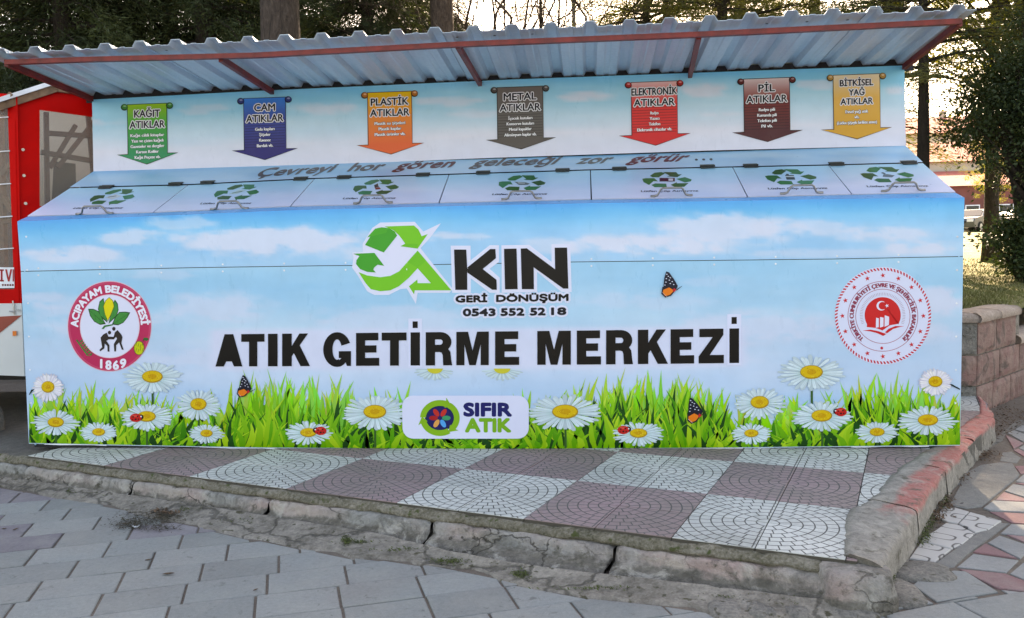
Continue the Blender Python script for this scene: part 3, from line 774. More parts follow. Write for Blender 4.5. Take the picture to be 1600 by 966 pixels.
poly(em, ze([(405, 590), (430, 560), (462, 542), (478, 580), (528, 582), (540, 540), (565, 518), (600, 560), (612, 585), (600, 640), (622, 702), (605, 704), (580, 635), (552, 660), (550, 720), (534, 720), (530, 650), (560, 600), (550, 580), (530, 606), (480, 606), (460, 620), (488, 660), (488, 722), (472, 722), (468, 668), (445, 645), (440, 690), (402, 718), (394, 706), (420, 680)]), pf, .0049, BR)
for k in range(7):                                              # green sprig and yellow fruit
    x, y = ze([(205 + k * 15, 625 + k * 21)])[0]
    for s, t in ((1, 0), (-1, 1)):
        poly(em, [(x, y + 2), (x + s * 2.5, y - 1.6), (x + s * 5.2, y - 3.2), (x + s * 4.8, y - .6), (x + s * 3.0, y + 1.4)], pf, .0030 + (2 * k + t) * .00005, (44, 124 + 12 * (k % 2), 58))
poly(em, ell(*ze([(768, 688)])[0], 8.2, 11, 24), pf, .0030, (60, 90, 30)); poly(em, ell(*ze([(768, 688)])[0], 7.4, 10.2, 24), pf, .0033, (196, 200, 36))
for k in range(8):
    x, y = ze([(735 + (k % 4) * 20, 650 + (k // 4) * 46 + (k % 3) * 8)])[0]; poly(em, [(x, y + 2.6), (x + 1.6, y - 2.6), (x + 2.2, y - 2.4), (x + .7, y + 2.8)], pf, .0036, (90, 110, 30))
poly(em, ze([(812, 590), (850, 592), (858, 610), (835, 622), (808, 606)]), pf, .0030, (34, 104, 48)); poly(em, ze([(800, 622), (812, 600), (818, 604), (808, 626)]), pf, .0032, (34, 80, 48))
obj('municipal_emblem', em, M['ink'], fr)

# ---- ministry emblem
mn = MB(); cx, cy = 1379.7, 493.8; RD = (206, 46, 56); DR = (170, 60, 84)
poly(mn, ell(cx, cy, 75.4, 76.4, 80), pf, .0010, (214, 220, 242))
for k in range(88):
    a = 2 * PI * k / 88; b = a + .052; c = a + .036
    f = lambda r, t: (cx + r * math.cos(t), cy - r * math.sin(t))
    poly(mn, [f(71.0, a), f(71.0, c), f(75.2, c + .03), f(75.2, a + .03)], pf, .0016, RD)
for r in (55.0, 42.8): ring(mn, cx - .2, cy + .6, r, r, r - .75, r - .75, pf, .0016, DR, 72)
for k in range(16):
    a = PI / 2 + 2 * PI * k / 16
    sx, sy = cx - .2 + 63.3 * math.cos(a), cy - 63.3 * math.sin(a)
    pts = []
    for j in range(10):
        r = 4.2 if j % 2 == 0 else 1.7
        t = PI / 2 + .15 + j * PI / 5; pts.append((sx + r * math.cos(t), sy - r * math.sin(t)))
    poly(mn, pts, pf, .0016, (214, 44, 50))
poly(mn, ell(1377.8, 544, 2.3, 2.3, 16), pf, .0016, (206, 44, 60))
put_arc(mn, 'TÜRKİYE CUMHURİYETİ ÇEVRE VE ŞEHİRCİLİK BAKANLIĞI', cx - .2, cy + .6, 45.6, 45.6, 229, -48, 6.2, pf, .0016, (150, 60, 84), [(-.08, 0), (.08, 0), (0, .3), (0, -.2)])
ex, ey = 1379.2, 492.7
for k in range(53):
    a = math.radians(-22 + k * 224 / 52)
    f = lambda r, t: (ex + r * math.cos(t), ey - r * math.sin(t))
    poly(mn, [f(31, a - .008), f(31, a + .008), f(35.5, a + .011), f(35.5, a - .011)], pf, .0016, (170, 150, 170))
zz = Zm(1290, 410, 5.683)
disk = [(ex + 28.2 * math.cos(math.radians(t)), ey - 28.2 * math.sin(math.radians(t))) for t in range(-30, 211, 6)]
poly(mn, disk + zz([(365, 575), (440, 582), (505, 605), (570, 560), (650, 545)]), pf, .0018, (216, 38, 40))
w_ = (224, 224, 242)
poly(mn, [(1290 + (496 + 44 * math.cos(math.radians(t))) / 5.683, 410 + (386 - 42 * math.sin(math.radians(t))) / 5.683) for t in range(52, 309, 8)] + [(1290 + (506 + 35 * math.cos(math.radians(t))) / 5.683, 410 + (386 - 34 * math.sin(math.radians(t))) / 5.683) for t in range(300, 59, -8)], pf, .0022, w_)
pts = []
for j in range(10):
    r = 3.4 if j % 2 == 0 else 1.35
    t = PI + j * PI / 5; pts.append((1290 + 545 / 5.683 + r * math.cos(t), 410 + 386 / 5.683 - r * math.sin(t)))
poly(mn, pts, pf, .0022, w_)
for p in ([(448, 492), (473, 498), (472, 576), (446, 582)], [(484, 486), (515, 492), (514, 570), (482, 580)], [(525, 470), (564, 484), (562, 556), (523, 574)]): poly(mn, zz(p), pf, .0022, w_)
for p, c in (([(330, 606), (400, 598), (470, 612), (540, 636), (512, 654), (455, 628), (400, 614)], (214, 38, 44)), ([(700, 568), (620, 566), (560, 590), (528, 622), (545, 630), (600, 592), (660, 574)], (214, 38, 44))): poly(mn, zz(p), pf, .0023, c)
obj('ministry_emblem', mn, M['ink'], fr)

# ---- zero-waste badge
zs = Zm(620, 610, 7.273)
bd = MB()
pts = []
for (qx, qy, a0) in ((1375, 185, -90), (1375, 425, 0), (190, 425, 90), (185, 185, 180)):
    for k in range(9):
        a = math.radians(a0 + k * 90 / 8); pts.append((qx + 125 * math.cos(a), qy + 125 * math.sin(a)))
poly(bd, zs(pts), pf, .0090, (216, 220, 242))
bx, by = 620 + 490 / 7.273, 610 + 315 / 7.273
poly(bd, ell(bx, by, 23.5, 20.8, 40), pf, .0093, (24, 36, 70))
for k, (a0, a1) in enumerate(((178, 72), (58, -38), (-58, -162))):
    n = 12; P1 = []; P2 = []
    for i in range(n + 1):
        a = math.radians(a0 + (a1 - a0) * i / n); P1.append((bx + 31 * math.cos(a), by - 28.2 * math.sin(a))); P2.append((bx + 22 * math.cos(a), by - 19 * math.sin(a)))
    a = math.radians(a1 - 24); tip = (bx + 28 * math.cos(a), by - 25 * math.sin(a))
    a = math.radians(a1 + 2); h1 = (bx + 36 * math.cos(a), by - 33 * math.sin(a)); h2 = (bx + 20 * math.cos(a), by - 16 * math.sin(a))
    poly(bd, P1 + [h1, tip, h2] + P2[::-1], pf, .0096 + k * .0001, (126, 178, 40))
poly(bd, ell(bx, by, 20.5, 18, 40), pf, .0100, (28, 30, 92))
for ang, c in ((125, (200, 50, 40)), (55, (206, 52, 44)), (0, (30, 150, 100)), (-60, (50, 160, 226)), (-122, (232, 160, 84)), (180, (176, 34, 36))):
    a = math.radians(ang); px_, py_ = bx + 10 * math.cos(a), by - 10 * math.sin(a)
    poly(bd, [(px_ + 6.8 * math.cos(t) * math.cos(a) - 3.7 * math.sin(t) * math.sin(a), py_ - (6.8 * math.cos(t) * math.sin(a) + 3.7 * math.sin(t) * math.cos(a))) for t in [2 * PI * i / 16 for i in range(16)]], pf, .0103, c)
badge = obj('zero_waste_badge', bd, M['ink'], fr)
bl = MB()
put_text(bl, 'SIFIR', (725.5, 649.5), (798.5, 649.5), 18.8, pf, .0095, (26, 30, 96), circ(10, 1.7))
put_text(bl, 'ATIK', (728, 674.3), (797.5, 674.3), 19.4, pf, .0095, (112, 172, 42), circ(10, 1.7))
obj('badge_lettering', bl, M['ink'], badge)

# ---- printed grass: thousands of blades, one part
gr = MB()
env = ipt([(40, 626), (70, 606), (130, 604), (170, 618), (215, 604), (260, 620), (330, 632), (370, 596), (420, 580), (470, 600), (530, 594), (560, 622), (620, 608), (660, 634), (780, 634), (840, 614), (920, 600), (960, 584), (1010, 592), (1060, 582), (1100, 596), (1140, 622), (1200, 640), (1250, 622), (1300, 616), (1350, 592), (1400, 590), (1440, 606), (1502, 610)])
def inbox(p): return (min(max(p[0], 45.4), 1500.2), min(p[1], float(interp(BOT, p[0])) - 1.3))
N = 48
for i in range(N):                                   # deep green ground of the meadow
    x0, x1 = 45 + 1455 * i / N, 45 + 1455 * (i + 1) / N
    ya, yb = env(x0) + 48 + 6 * math.sin(i * 2.1), env(x1) + 48 + 6 * math.sin((i + 1) * 2.1)
    poly(gr, [inbox(p) for p in ((x0, ya), (x1, yb), (x1, 710), (x0, 710))], pf, .0011, (58 + (i * 37) % 30, 128 + (i * 53) % 34, 30))
layers = 56; slots = 44
for L in range(layers):
    tt = L / layers
    for s in range(slots):
        x = 45 + 1455 * (s + rnd.random()) / slots
        yt_ = env(x)
        if 18 <= L < 40 and rnd.random() < .28: continue
        if L < 18:                                    # tall pale blades at the back
            base = 690 - rnd.random() * 30; tip = yt_ - rnd.random() ** 2 * 34 + 14 + rnd.random() * 20; lean = rnd.uniform(-16, 22); wd = rnd.uniform(4, 12)
            c = (rnd.randint(120, 190), rnd.randint(200, 232), rnd.randint(40, 96))
        elif L < 40:
            base = 702; tip = yt_ + 16 + rnd.random() * 44; lean = rnd.uniform(-24, 24); wd = rnd.uniform(4, 12)
            k = rnd.random(); c = (int(50 + 90 * k), int(136 + 70 * k), int(20 + 20 * k))
            if rnd.random() < .22: c = (20, 80, 22)
        else:
            base = 704; tip = yt_ + 38 + rnd.random() * 40; lean = rnd.uniform(-34, 34); wd = rnd.uniform(4, 11)
            k = rnd.random(); c = (int(80 + 100 * k), int(166 + 50 * k), int(26 + 30 * k))
            if rnd.random() < .25: c = (16, 84, 26)
        n = 4; A = []; B = []
        bend = rnd.uniform(-8, 8)
        for j in range(n + 1):
            t = j / n; px_ = x + lean * t * t + bend * math.sin(t * 3); py_ = base + (tip - base) * t
            ww = wd * (1 - t ** 1.6) * .5 * (.7 + .6 * min(1, t * 3))
            A.append(inbox((px_ - ww, py_))); B.append(inbox((px_ + ww, py_)))
        V = [pf(*p, .0014 + L * .00007) for p in A] + [pf(*p, .0014 + L * .00007) for p in B]
        b = len(gr.v); gr.v += [tuple(map(float, p)) for p in V]
        c0 = lin(c); cm_ = lin(tuple(max(0, v - 34) for v in c))
        gr.c += [tuple(cm_ * (1 - j / n) + c0 * (j / n)) for j in range(n + 1)] * 2
        gr.f += [(b + j, b + n + 1 + j, b + n + 2 + j, b + j + 1) for j in range(n)]
o = obj('meadow_print', gr, M['ink'], fr); tag(o, kind='stuff')
# ---- daisies, butterflies, ladybirds
DZ = [(74.8, 606, 27, 24, 1, 1), (679.6, 577, 34, 19, -1, 2), (784.6, 577, 36, 19, -1, 3), (238, 590, 51, 27, 0, 4), (1268, 583, 56, 30, 0, 5), (1461.7, 597.5, 29, 23, 1, 6),
      (154, 676, 32, 17, 0, 7), (87, 661, 40, 22, 0, 8), (229, 652, 45, 23.5, 0, 9), (310, 633, 40, 26.5, 0, 10), (322.6, 678, 30, 16.5, 0, 11), (481.7, 677, 40, 20, 0, 12), (585.6, 645, 56, 30, 0, 13), (883, 645, 64, 31, 0, 14),
      (997.7, 678, 43, 20.5, 0, 15), (1187, 630, 45, 27.5, 0, 16), (1174, 678, 35, 17.5, 0, 17), (1284, 651, 51, 26, 0, 18), (1370.5, 676, 37, 18.5, 0, 19), (1450, 657.7, 50, 25, 0, 20)]
for (cx, cy, rx, ry, kind, sd) in DZ:
    r = random.Random(sd * 13); m = MB(); base = .0056 if kind >= 0 else .0013
    n = 24 if kind != 1 else 34
    if kind == 0:
        poly(m, [inbox(p) for p in ((cx - 1.3, cy), (cx + 1.8, cy), (cx + 2.6, min(cy + 70, 700)), (cx - 1.0, min(cy + 70, 700)))], pf, base - .0002, (50, 92, 36))
    if kind == 1:
        s = -1 if cx < 700 else 1
        poly(m, [inbox(p) for p in ((cx, cy - 1), (cx + s * 26, cy + 3), (cx + s * 42, cy + 10), (cx + s * 42, cy + 12), (cx + s * 24, cy + 5), (cx, cy + 1))], pf, base - .0002, (24, 40, 30))
    for k in range(n * 2):
        lay = k // n
        a = 2 * PI * (k + (0 if lay == 0 else .5)) / n + r.uniform(-.07, .07)
        if kind == -1 and math.sin(a) > -.05: continue
        f = r.uniform(.84, 1.0) * (1 if lay == 0 else .9)
        hw = .092 if lay == 0 else .075
        def e(t, da): return inbox((cx + rx * f * t * math.cos(a + da), cy - ry * f * t * math.sin(a + da)))
        v = r.randint(-8, 8); c = (206 + v, 226 + v, 232 + v) if kind == 0 else ((234 + v, 232 + v, 240) if kind == 1 else (200, 222, 228))
        if lay == 0: c = tuple(q - 22 for q in c)
        P = [e(.16, -hw * 1.4), e(.6, -hw * 1.02), e(.9, -hw * .8), e(1.0, -hw * .25), e(.985, hw * .1), e(1.0, hw * .4), e(.9, hw * .85), e(.6, hw * 1.02), e(.16, hw * 1.4)]
        V = [pf(*p, base + (k % 4) * .00012 + lay * .0005) for p in P]
        b = len(m.v); m.add(V, [tuple(range(len(P)))], c)
        ci = lin(tuple(max(0, int(q * f2)) for q, f2 in zip(c, (.80, .92, .88))))
        for q in (0, 8): m.c[b + q] = tuple(ci)
        if lay == 1 and kind >= 0:                     # fine crease along the petal
            poly(m, [e(.25, -.008), e(.8, -.006), e(.8, .006), e(.25, .008)], pf, base + .0011, tuple(max(0, q - 34) for q in c))
    fy = 1.0
    cyy = cy - ry * .05
    if kind == -1:
        poly(m, ell(cx, cyy, rx * .36, ry * .42, 20, 180, 360), pf, base + .0016, (206, 196, 60))
    else:
        ex, ey = rx * .32, ry * .36
        if kind == 1: ex, ey = rx * .38, ry * .38
        poly(m, ell(cx, cyy, ex, ey, 24), pf, base + .0016, (176, 134, 24))
        poly(m, ell(cx - .3, cyy - .6, ex * .92, ey * .86, 24), pf, base + .0018, (220, 180, 32))
        poly(m, ell(cx, cyy - .2, ex * .42, ey * .42, 16), pf, base + .0020, (206, 156, 26))
        for q in range(26):
            a = r.uniform(0, 2 * PI); t = math.sqrt(r.random()) * .85
            qx, qy = cx + ex * t * math.cos(a), cyy + ey * t * math.sin(a)
            poly(m, [(qx - .7, qy), (qx, qy - .6), (qx + .7, qy), (qx, qy + .6)], pf, base + .0022 + q * .00003, (236, 206, 70) if q % 2 else (180, 128, 22))
    obj('printed_daisy', m, M['ink'], fr)
def butterfly(cx, cy, sc, rot):
    m = MB(); ca, sa = math.cos(rot), math.sin(rot)
    def T(pts): return [(cx + sc * (x * ca - y * sa), cy + sc * (x * sa + y * ca)) for x, y in pts]
    o = .0084
    poly(m, T([(-4, -30), (2, -28), (12, -14), (20, 0), (16, 8), (4, 2), (-10, 4), (-8, -16)]), pf, o, (26, 28, 44))
    poly(m, T([(-12, 2), (4, 0), (16, 8), (6, 20), (-6, 24), (-14, 16)]), pf, o + .0003, (30, 26, 34))
    poly(m, T([(-10, 8), (2, 3), (12, 9), (4, 18), (-6, 21), (-11, 14)]), pf, o + .0006, (240, 124, 34))
    poly(m, T([(12, 4), (17, 8), (12, 13), (9, 9)]), pf, o + .0008, (200, 40, 44))
    for x, y in ((-3, -24), (0, -20), (4, -17), (-4, -15), (2, -12), (8, -9), (-5, -8), (4, -5), (11, -3), (-7, -2)):
        poly(m, T([(x - 1.4, y), (x + .4, y - 1.2), (x + 2.2, y + .6), (x, y + 1)]), pf, o + .0009, (214, 220, 236))
    for k in range(5): poly(m, T([(-12 + k * 2, 14 + k * 2), (-11 + k * 2, 13.4 + k * 2), (-10 + k * 2, 15 + k * 2)]), pf, o + .0009, (224, 226, 236))
    poly(m, T([(16, 8), (28, 0), (28.4, .8), (17, 9.5)]), pf, o + .0003, (40, 36, 36))
    obj('printed_butterfly', m, M['ink'], fr)
butterfly(1044, 447, .76, 0); butterfly(380, 606, .66, .1); butterfly(1083, 644, .76, -.1)
def ladybird(cx, cy, s):
    m = MB(); o = .0086
    poly(m, ell(cx + s * 7, cy - 1, 5.2, 4.6, 16), pf, o, (24, 22, 26))
    poly(m, ell(cx, cy, 9.2, 6.6, 22), pf, o + .0003, (204, 34, 30))
    poly(m, ell(cx - 1, cy - 3, 5, 1.8, 14), pf, o + .0005, (226, 74, 60))
    for x, y, r in ((-4, -1.5, 1.3), (0, 2.4, 1.6), (3, -2.4, 1.3), (-5, 3, 1.0), (4.4, 2.2, 1.2)): poly(m, ell(cx + x, cy + y, r, r * .9, 10), pf, o + .0007, (22, 18, 20))
    poly(m, ell(cx + s * 8.4, cy - 2, 1.3, 1.1, 10), pf, o + .0007, (226, 226, 230))
    obj('printed_ladybird', m, M['ink'], fr)
ladybird(212, 653, 1); ladybird(501, 673.5, -1); ladybird(974, 672, 1); ladybird(1314, 644, -1)

# ---- roof: ribbed sheets on a red oxide frame
FB = [(10, 96.5), (400, 87), (715, 70), (1092, 54.5), (1500, 34)]
YF = -.029
slope_pts = [(YF, 2.305), (YB + .06, 2.262)]
def zr(y): return 2.318 + (y - YF) * (-.062)
ribs_px = [3, 62, 114, 168, 222, 277, 330, 387, 443, 502.5, 558.7, 618.5, 679, 739.5, 800, 863, 923, 986.6, 1048, 1110, 1173, 1238, 1300, 1363, 1426, 1495]
ribx = [at(x, float(interp(FB, x)) - 10, 1, YF - .07)[0] for x in ribs_px]
gp_ = (ribx[-1] - ribx[0]) / (len(ribx) - 1)
ribx = [ribx[0] + gp_ * i for i in range(len(ribx))]
bounds = [0, 4, 8, 12, 16, 20, 23, 25]
xl_, xr_ = ribx[0] - .1, ribx[-1] + .09
def profile(a, b):
    P = []
    for i in range(a, b + 1):
        r = ribx[i]
        P += [(r - .042, 0), (r - .024, .029), (r + .024, .029), (r + .042, 0)]
        if i < b: P += [((r + ribx[i + 1]) / 2 - .02, 0), ((r + ribx[i + 1]) / 2 - .012, .004), ((r + ribx[i + 1]) / 2 + .012, .004), ((r + ribx[i + 1]) / 2 + .02, 0)]
    return P
for q in range(len(bounds) - 1):
    a, b = bounds[q], bounds[q + 1]
    P = profile(a, b)
    if q == 0: P = [(xl_, 0)] + P
    if q == len(bounds) - 2: P = P + [(xr_, .0)]
    dz = .003 * (q % 2)
    ys = [YF - .088 - .008 * (q % 3), YF + .2, YF + .5, YB + .18]
    V = []; n = len(P)
    for y in ys:
        for x, z in P: V.append((x, y, zr(y) + z + dz + .0015 * math.sin(x * 3 + y)))
    for y in ys:
        for x, z in P: V.append((x, y, zr(y) + z + dz + .0015 * math.sin(x * 3 + y) - .0022))
    F = []; T = len(ys) * n
    for j in range(len(ys) - 1):
        for i in range(n - 1):
            F.append((j * n + i, j * n + i + 1, (j + 1) * n + i + 1, (j + 1) * n + i))
            F.append((T + j * n + i, T + (j + 1) * n + i, T + (j + 1) * n + i + 1, T + j * n + i + 1))
    for i in range(n - 1):
        F.append((i, T + i, T + i + 1, i + 1)); k = (len(ys) - 1) * n; F.append((k + i, k + i + 1, T + k + i + 1, T + k + i))
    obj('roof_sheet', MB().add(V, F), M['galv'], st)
z_b = 2.318 - .026
bm_ = MB(); pts = [at(x, float(interp(FB, x)), 1, YF) for x in (10, 130, 260, 400, 560, 715, 900, 1092, 1300, 1501)]
for i in range(len(pts) - 1): 
    p, q = pts[i].copy(), pts[i + 1].copy(); p[2] = min(p[2], z_b + .0); q[2] = min(q[2], z_b)
    bm_.bar(p - np.array([.002, 0, 0]), q, .034, .027)
obj('roof_beam', bm_, M['redoxide'], st)
for (xa, ya), (xb, yb) in (((10, 99), (143, 150)), ((345, 92), (425, 137)), ((715, 71), (750, 121)), ((1092, 57), (1078, 109)), ((1500, 36), (1413, 101))):
    p = at(xa, ya, 1, YF + .018); q = at(xb, yb, 1, YB - .004); p[2] = min(p[2], z_b - .001); q[2] = zr(YB) - .03
    obj('rafter', MB().bar(p, q, .026, .034), M['redoxide'], st)
obj('rear_beam', MB().bar((xl_ + .1, YB + .07, zr(YB + .07) - .022), (xr_ - .1, YB + .07, zr(YB + .07) - .022), .034, .034), M['redoxide'], st)
for x in (.12, 2.7, 5.2): obj('rear_post', MB().box((x, YB + .07, 1.12), (.034, .034, 2.24)), M['redoxide'], st)
bc = MB().box((W / 2, YB + .012, 2.0), (pbk(1413, 110)[0] - pbk(144, 156)[0] - .01, .014, .44)); bc.box((W / 2, YB + .028, zr(YB) - .012), (W + .1, .012, .075))  # upper dark strip added to stop light leaking through the rib ends
obj('back_cover', bc, M['dark_gap'], st)

m = MB()
for x in list(range(60, 1500, 96)):                               # small rivets along the panel joint and under the fold
    for dy in (-5, 6): m.tube([pf(x, float(interp(SEAM, x)) + dy, .0), pf(x, float(interp(SEAM, x)) + dy, .0025)], .0055, 8)
for y in range(370, 680, 52):
    for x0 in (41 + (y - 370) * .028, 1496 - (y - 370) * .012): m.tube([pf(x0, y, .0), pf(x0, y, .0025)], .0055, 8)
o = obj('rivets', m, M['white_edge'], st); tag(o, kind='stuff')
m = MB()
for i, r_ in enumerate(ribx):                                     # roof screws through the ribs into the front beam
    m.tube([(r_ + gp_ / 2, YF + .01, zr(YF) + .004), (r_ + gp_ / 2, YF + .01, zr(YF) + .014)], .008, 6)
o = obj('roof_screws', m, M['hinge'], st); tag(o, kind='stuff')
# ================================================================== ground, pavers, raised pavement
ZG = -.136
def pg(x, y, z=ZG): return at(x, y, 2, z)
g = MB()
def gridsheet(x0, x1, y0, y1, nx, ny, zf):
    m = MB()
    xs = np.linspace(x0, x1, nx + 1); ys = np.linspace(y0, y1, ny + 1)
    X, Y = np.meshgrid(xs, ys); Z = zf(X, Y)
    m.v = [tuple(v) for v in np.stack([X.ravel(), Y.ravel(), Z.ravel()], 1).astype(float)]
    m.c = [(1, 1, 1)] * len(m.v)
    m.f = [(j * (nx + 1) + i, j * (nx + 1) + i + 1, (j + 1) * (nx + 1) + i + 1, (j + 1) * (nx + 1) + i) for j in range(ny) for i in range(nx)]
    return m
n = NT('paved_street'); gm = n.coord('Object')
br = n.n('ShaderNodeTexBrick'); n.l(gm, br.inputs['Vector'])
br.inputs['Scale'].default_value = 1; br.inputs['Brick Width'].default_value = .302; br.inputs['Row Height'].default_value = .211; br.inputs['Mortar Size'].default_value = .006
br.inputs['Color1'].default_value = L4((132, 134, 140)); br.inputs['Color2'].default_value = L4((122, 124, 130)); br.inputs['Mortar'].default_value = L4((104, 94, 84))
f_ = n.noise(gm, 3, 6, .6); n.base(n.mix(1.0, br.outputs[0], n.ramp(f_, [(.3, (.8,) * 3), (.7, (1.1,) * 3)]), 'MULTIPLY')); n.set(Roughness=.85)
M['street'] = n.m
gnd = obj('ground', gridsheet(-300, 300, -300, 400, 8, 8, lambda x, y: x * 0 - .35), M['joint']); tag(gnd, kind='structure')
rb = gridsheet(-9, 14, -9, 3.5, 60, 40, lambda x, y: ZG - .006 + .003 * (noise2(x * 6, y * 6, 2) - .5))
road = obj('road', rb, M['joint']); tag(road, kind='structure')
tag(obj('far_street', gridsheet(-60, 60, -60, -8.9, 4, 4, lambda x, y: x * 0 + ZG - .004), M['street']), kind='structure')
TH = math.radians(20.3); d_ = np.array([math.cos(TH), math.sin(TH)]); e_ = np.array([math.sin(TH), -math.cos(TH)])
PO = np.array([.947, -1.328]); PL_, PW = .302, .2095
offs = {-4: .51, -3: 0, -2: .6, -1: .2, 0: 0, 1: .7, 2: .41, 3: .27, 4: .14}
APR = [(-60, 757), (0, 760), (30, 764), (55, 766), (75, 777), (127, 786), (175, 787), (203, 801), (250, 812), (312, 820), (318, 831), (342, 831), (390, 843), (420, 845), (470, 858), (480, 860), (525, 861), (553, 874), (595, 873), (642, 877), (660, 886), (700, 886), (735, 887),
       (768, 896), (784, 909), (820, 919), (878, 927), (905, 935), (960, 940), (1000, 944), (1086, 948), (1106, 962), (1120, 968), (1370, 966), (1397, 953), (1460, 942), (1560, 925), (1640, 918)]
def B_(x): return float(interp(APR, x))
def clip_poly(P, fn):
    """Sutherland-Hodgman against the half-plane fn(p) >= 0"""
    out = []
    for i in range(len(P)):
        a, b = P[i], P[(i + 1) % len(P)]
        fa, fb = fn(a), fn(b)
        if fa >= 0: out.append(a)
        if (fa >= 0) != (fb >= 0):
            t = fa / (fa - fb); out.append(tuple(np.array(a) + (np.array(b) - np.array(a)) * t))
    return out
def slab_mesh(poly2, zt, th, bev=.004, jig=None):
    """flat stone with worn edges from an xy outline (counterclockwise or not)"""
    P = np.array(poly2, float)
    A = 0.5 * np.sum(P[:, 0] * np.roll(P[:, 1], -1) - np.roll(P[:, 0], -1) * P[:, 1])
    if A < 0: P = P[::-1]
    c = P.mean(0); n = len(P)
    I = c + (P - c) * (1 - bev / max(1e-3, np.sqrt(abs(A)) / 2))
    t = jig or (0, 0)
    zz_ = lambda p, z: z + (p[0] - c[0]) * t[0] + (p[1] - c[1]) * t[1]
    V = [(p[0], p[1], zt - th) for p in P] + [(p[0], p[1], zz_(p, zt - bev * .8)) for p in P] + [(p[0], p[1], zz_(p, zt)) for p in I]
    F = [(i, (i + 1) % n, n + (i + 1) % n, n + i) for i in range(n)] + [(n + i, n + (i + 1) % n, 2 * n + (i + 1) % n, 2 * n + i) for i in range(n)] + [tuple(range(2 * n, 3 * n))]
    return MB().add(V, F)
full = []
for k in range(-7, 16):
    o_ = offs.get(k, ((k % 2) * .5 + .13 * k) % 1)
    for i in range(-16, 22):
        s0 = PO + e_ * (k * PW) + d_ * ((i + o_) * PL_)
        g_ = .0028; h_ = .0052
        c4 = [s0 + d_ * h_ + e_ * g_, s0 + d_ * (PL_ - h_) + e_ * g_, s0 + d_ * (PL_ - h_) + e_ * (PW - g_), s0 + d_ * h_ + e_ * (PW - g_)]
        cc = sum(c4) / 4
        if (np.append(cc, ZG) - CAM).dot(FV) < .6:
            full.append((cc, c4, None, k)); continue
        px = [proj((p[0], p[1], ZG)) for p in c4]
        xs = [p[0] for p in px]; ys = [p[1] for p in px]
        if max(xs) < -400 or min(xs) > 2000: continue
        xa, xb = min(xs), max(xs)
        if xb - xa > 1e-6:
            ya, yb = B_(xa), B_(xb); ym = B_((xa + xb) / 2)
            ya = ya + (ym - (ya + yb) / 2) * .5; yb = yb + (ym - (B_(xa) + B_(xb)) / 2) * .5
            q = clip_poly([tuple(p) for p in px], lambda p: p[1] - (ya + (yb - ya) * (p[0] - xa) / (xb - xa)) - 1.5)
        if len(q) < 3: continue
        A = abs(0.5 * sum(q[j][0] * q[(j + 1) % len(q)][1] - q[(j + 1) % len(q)][0] * q[j][1] for j in range(len(q))))
        if A < 60: continue
        P = [pg(x, y)[:2] for x, y in q]
        full.append((cc, P, (min(ys) < 980 and max(xs) > -10 and min(xs) < 1610), k))
rest = MB(); cnt = 0
for cc, P, vis, k in full:
    jig = (rnd.uniform(-.012, .012), rnd.uniform(-.012, .012)); zt = ZG + rnd.uniform(-.0015, .002)
    m = slab_mesh(P, zt, .05, .0035, jig)
    if vis:
        pink = (k <= -1 and noise2(cc[0] * 1.2, cc[1] * 1.2, 5, 2) > .42)
        obj('paver', m, M['paver_pink'] if pink else M['paver'], road, org=(cc[0], cc[1], ZG)); cnt += 1
    else:
        b = len(rest.v); rest.v += m.v; rest.c += m.c; rest.f += [tuple(b + i for i in f) for f in m.f]
o = obj('paver_field', rest, M['paver'], road); tag(o, kind='stuff')
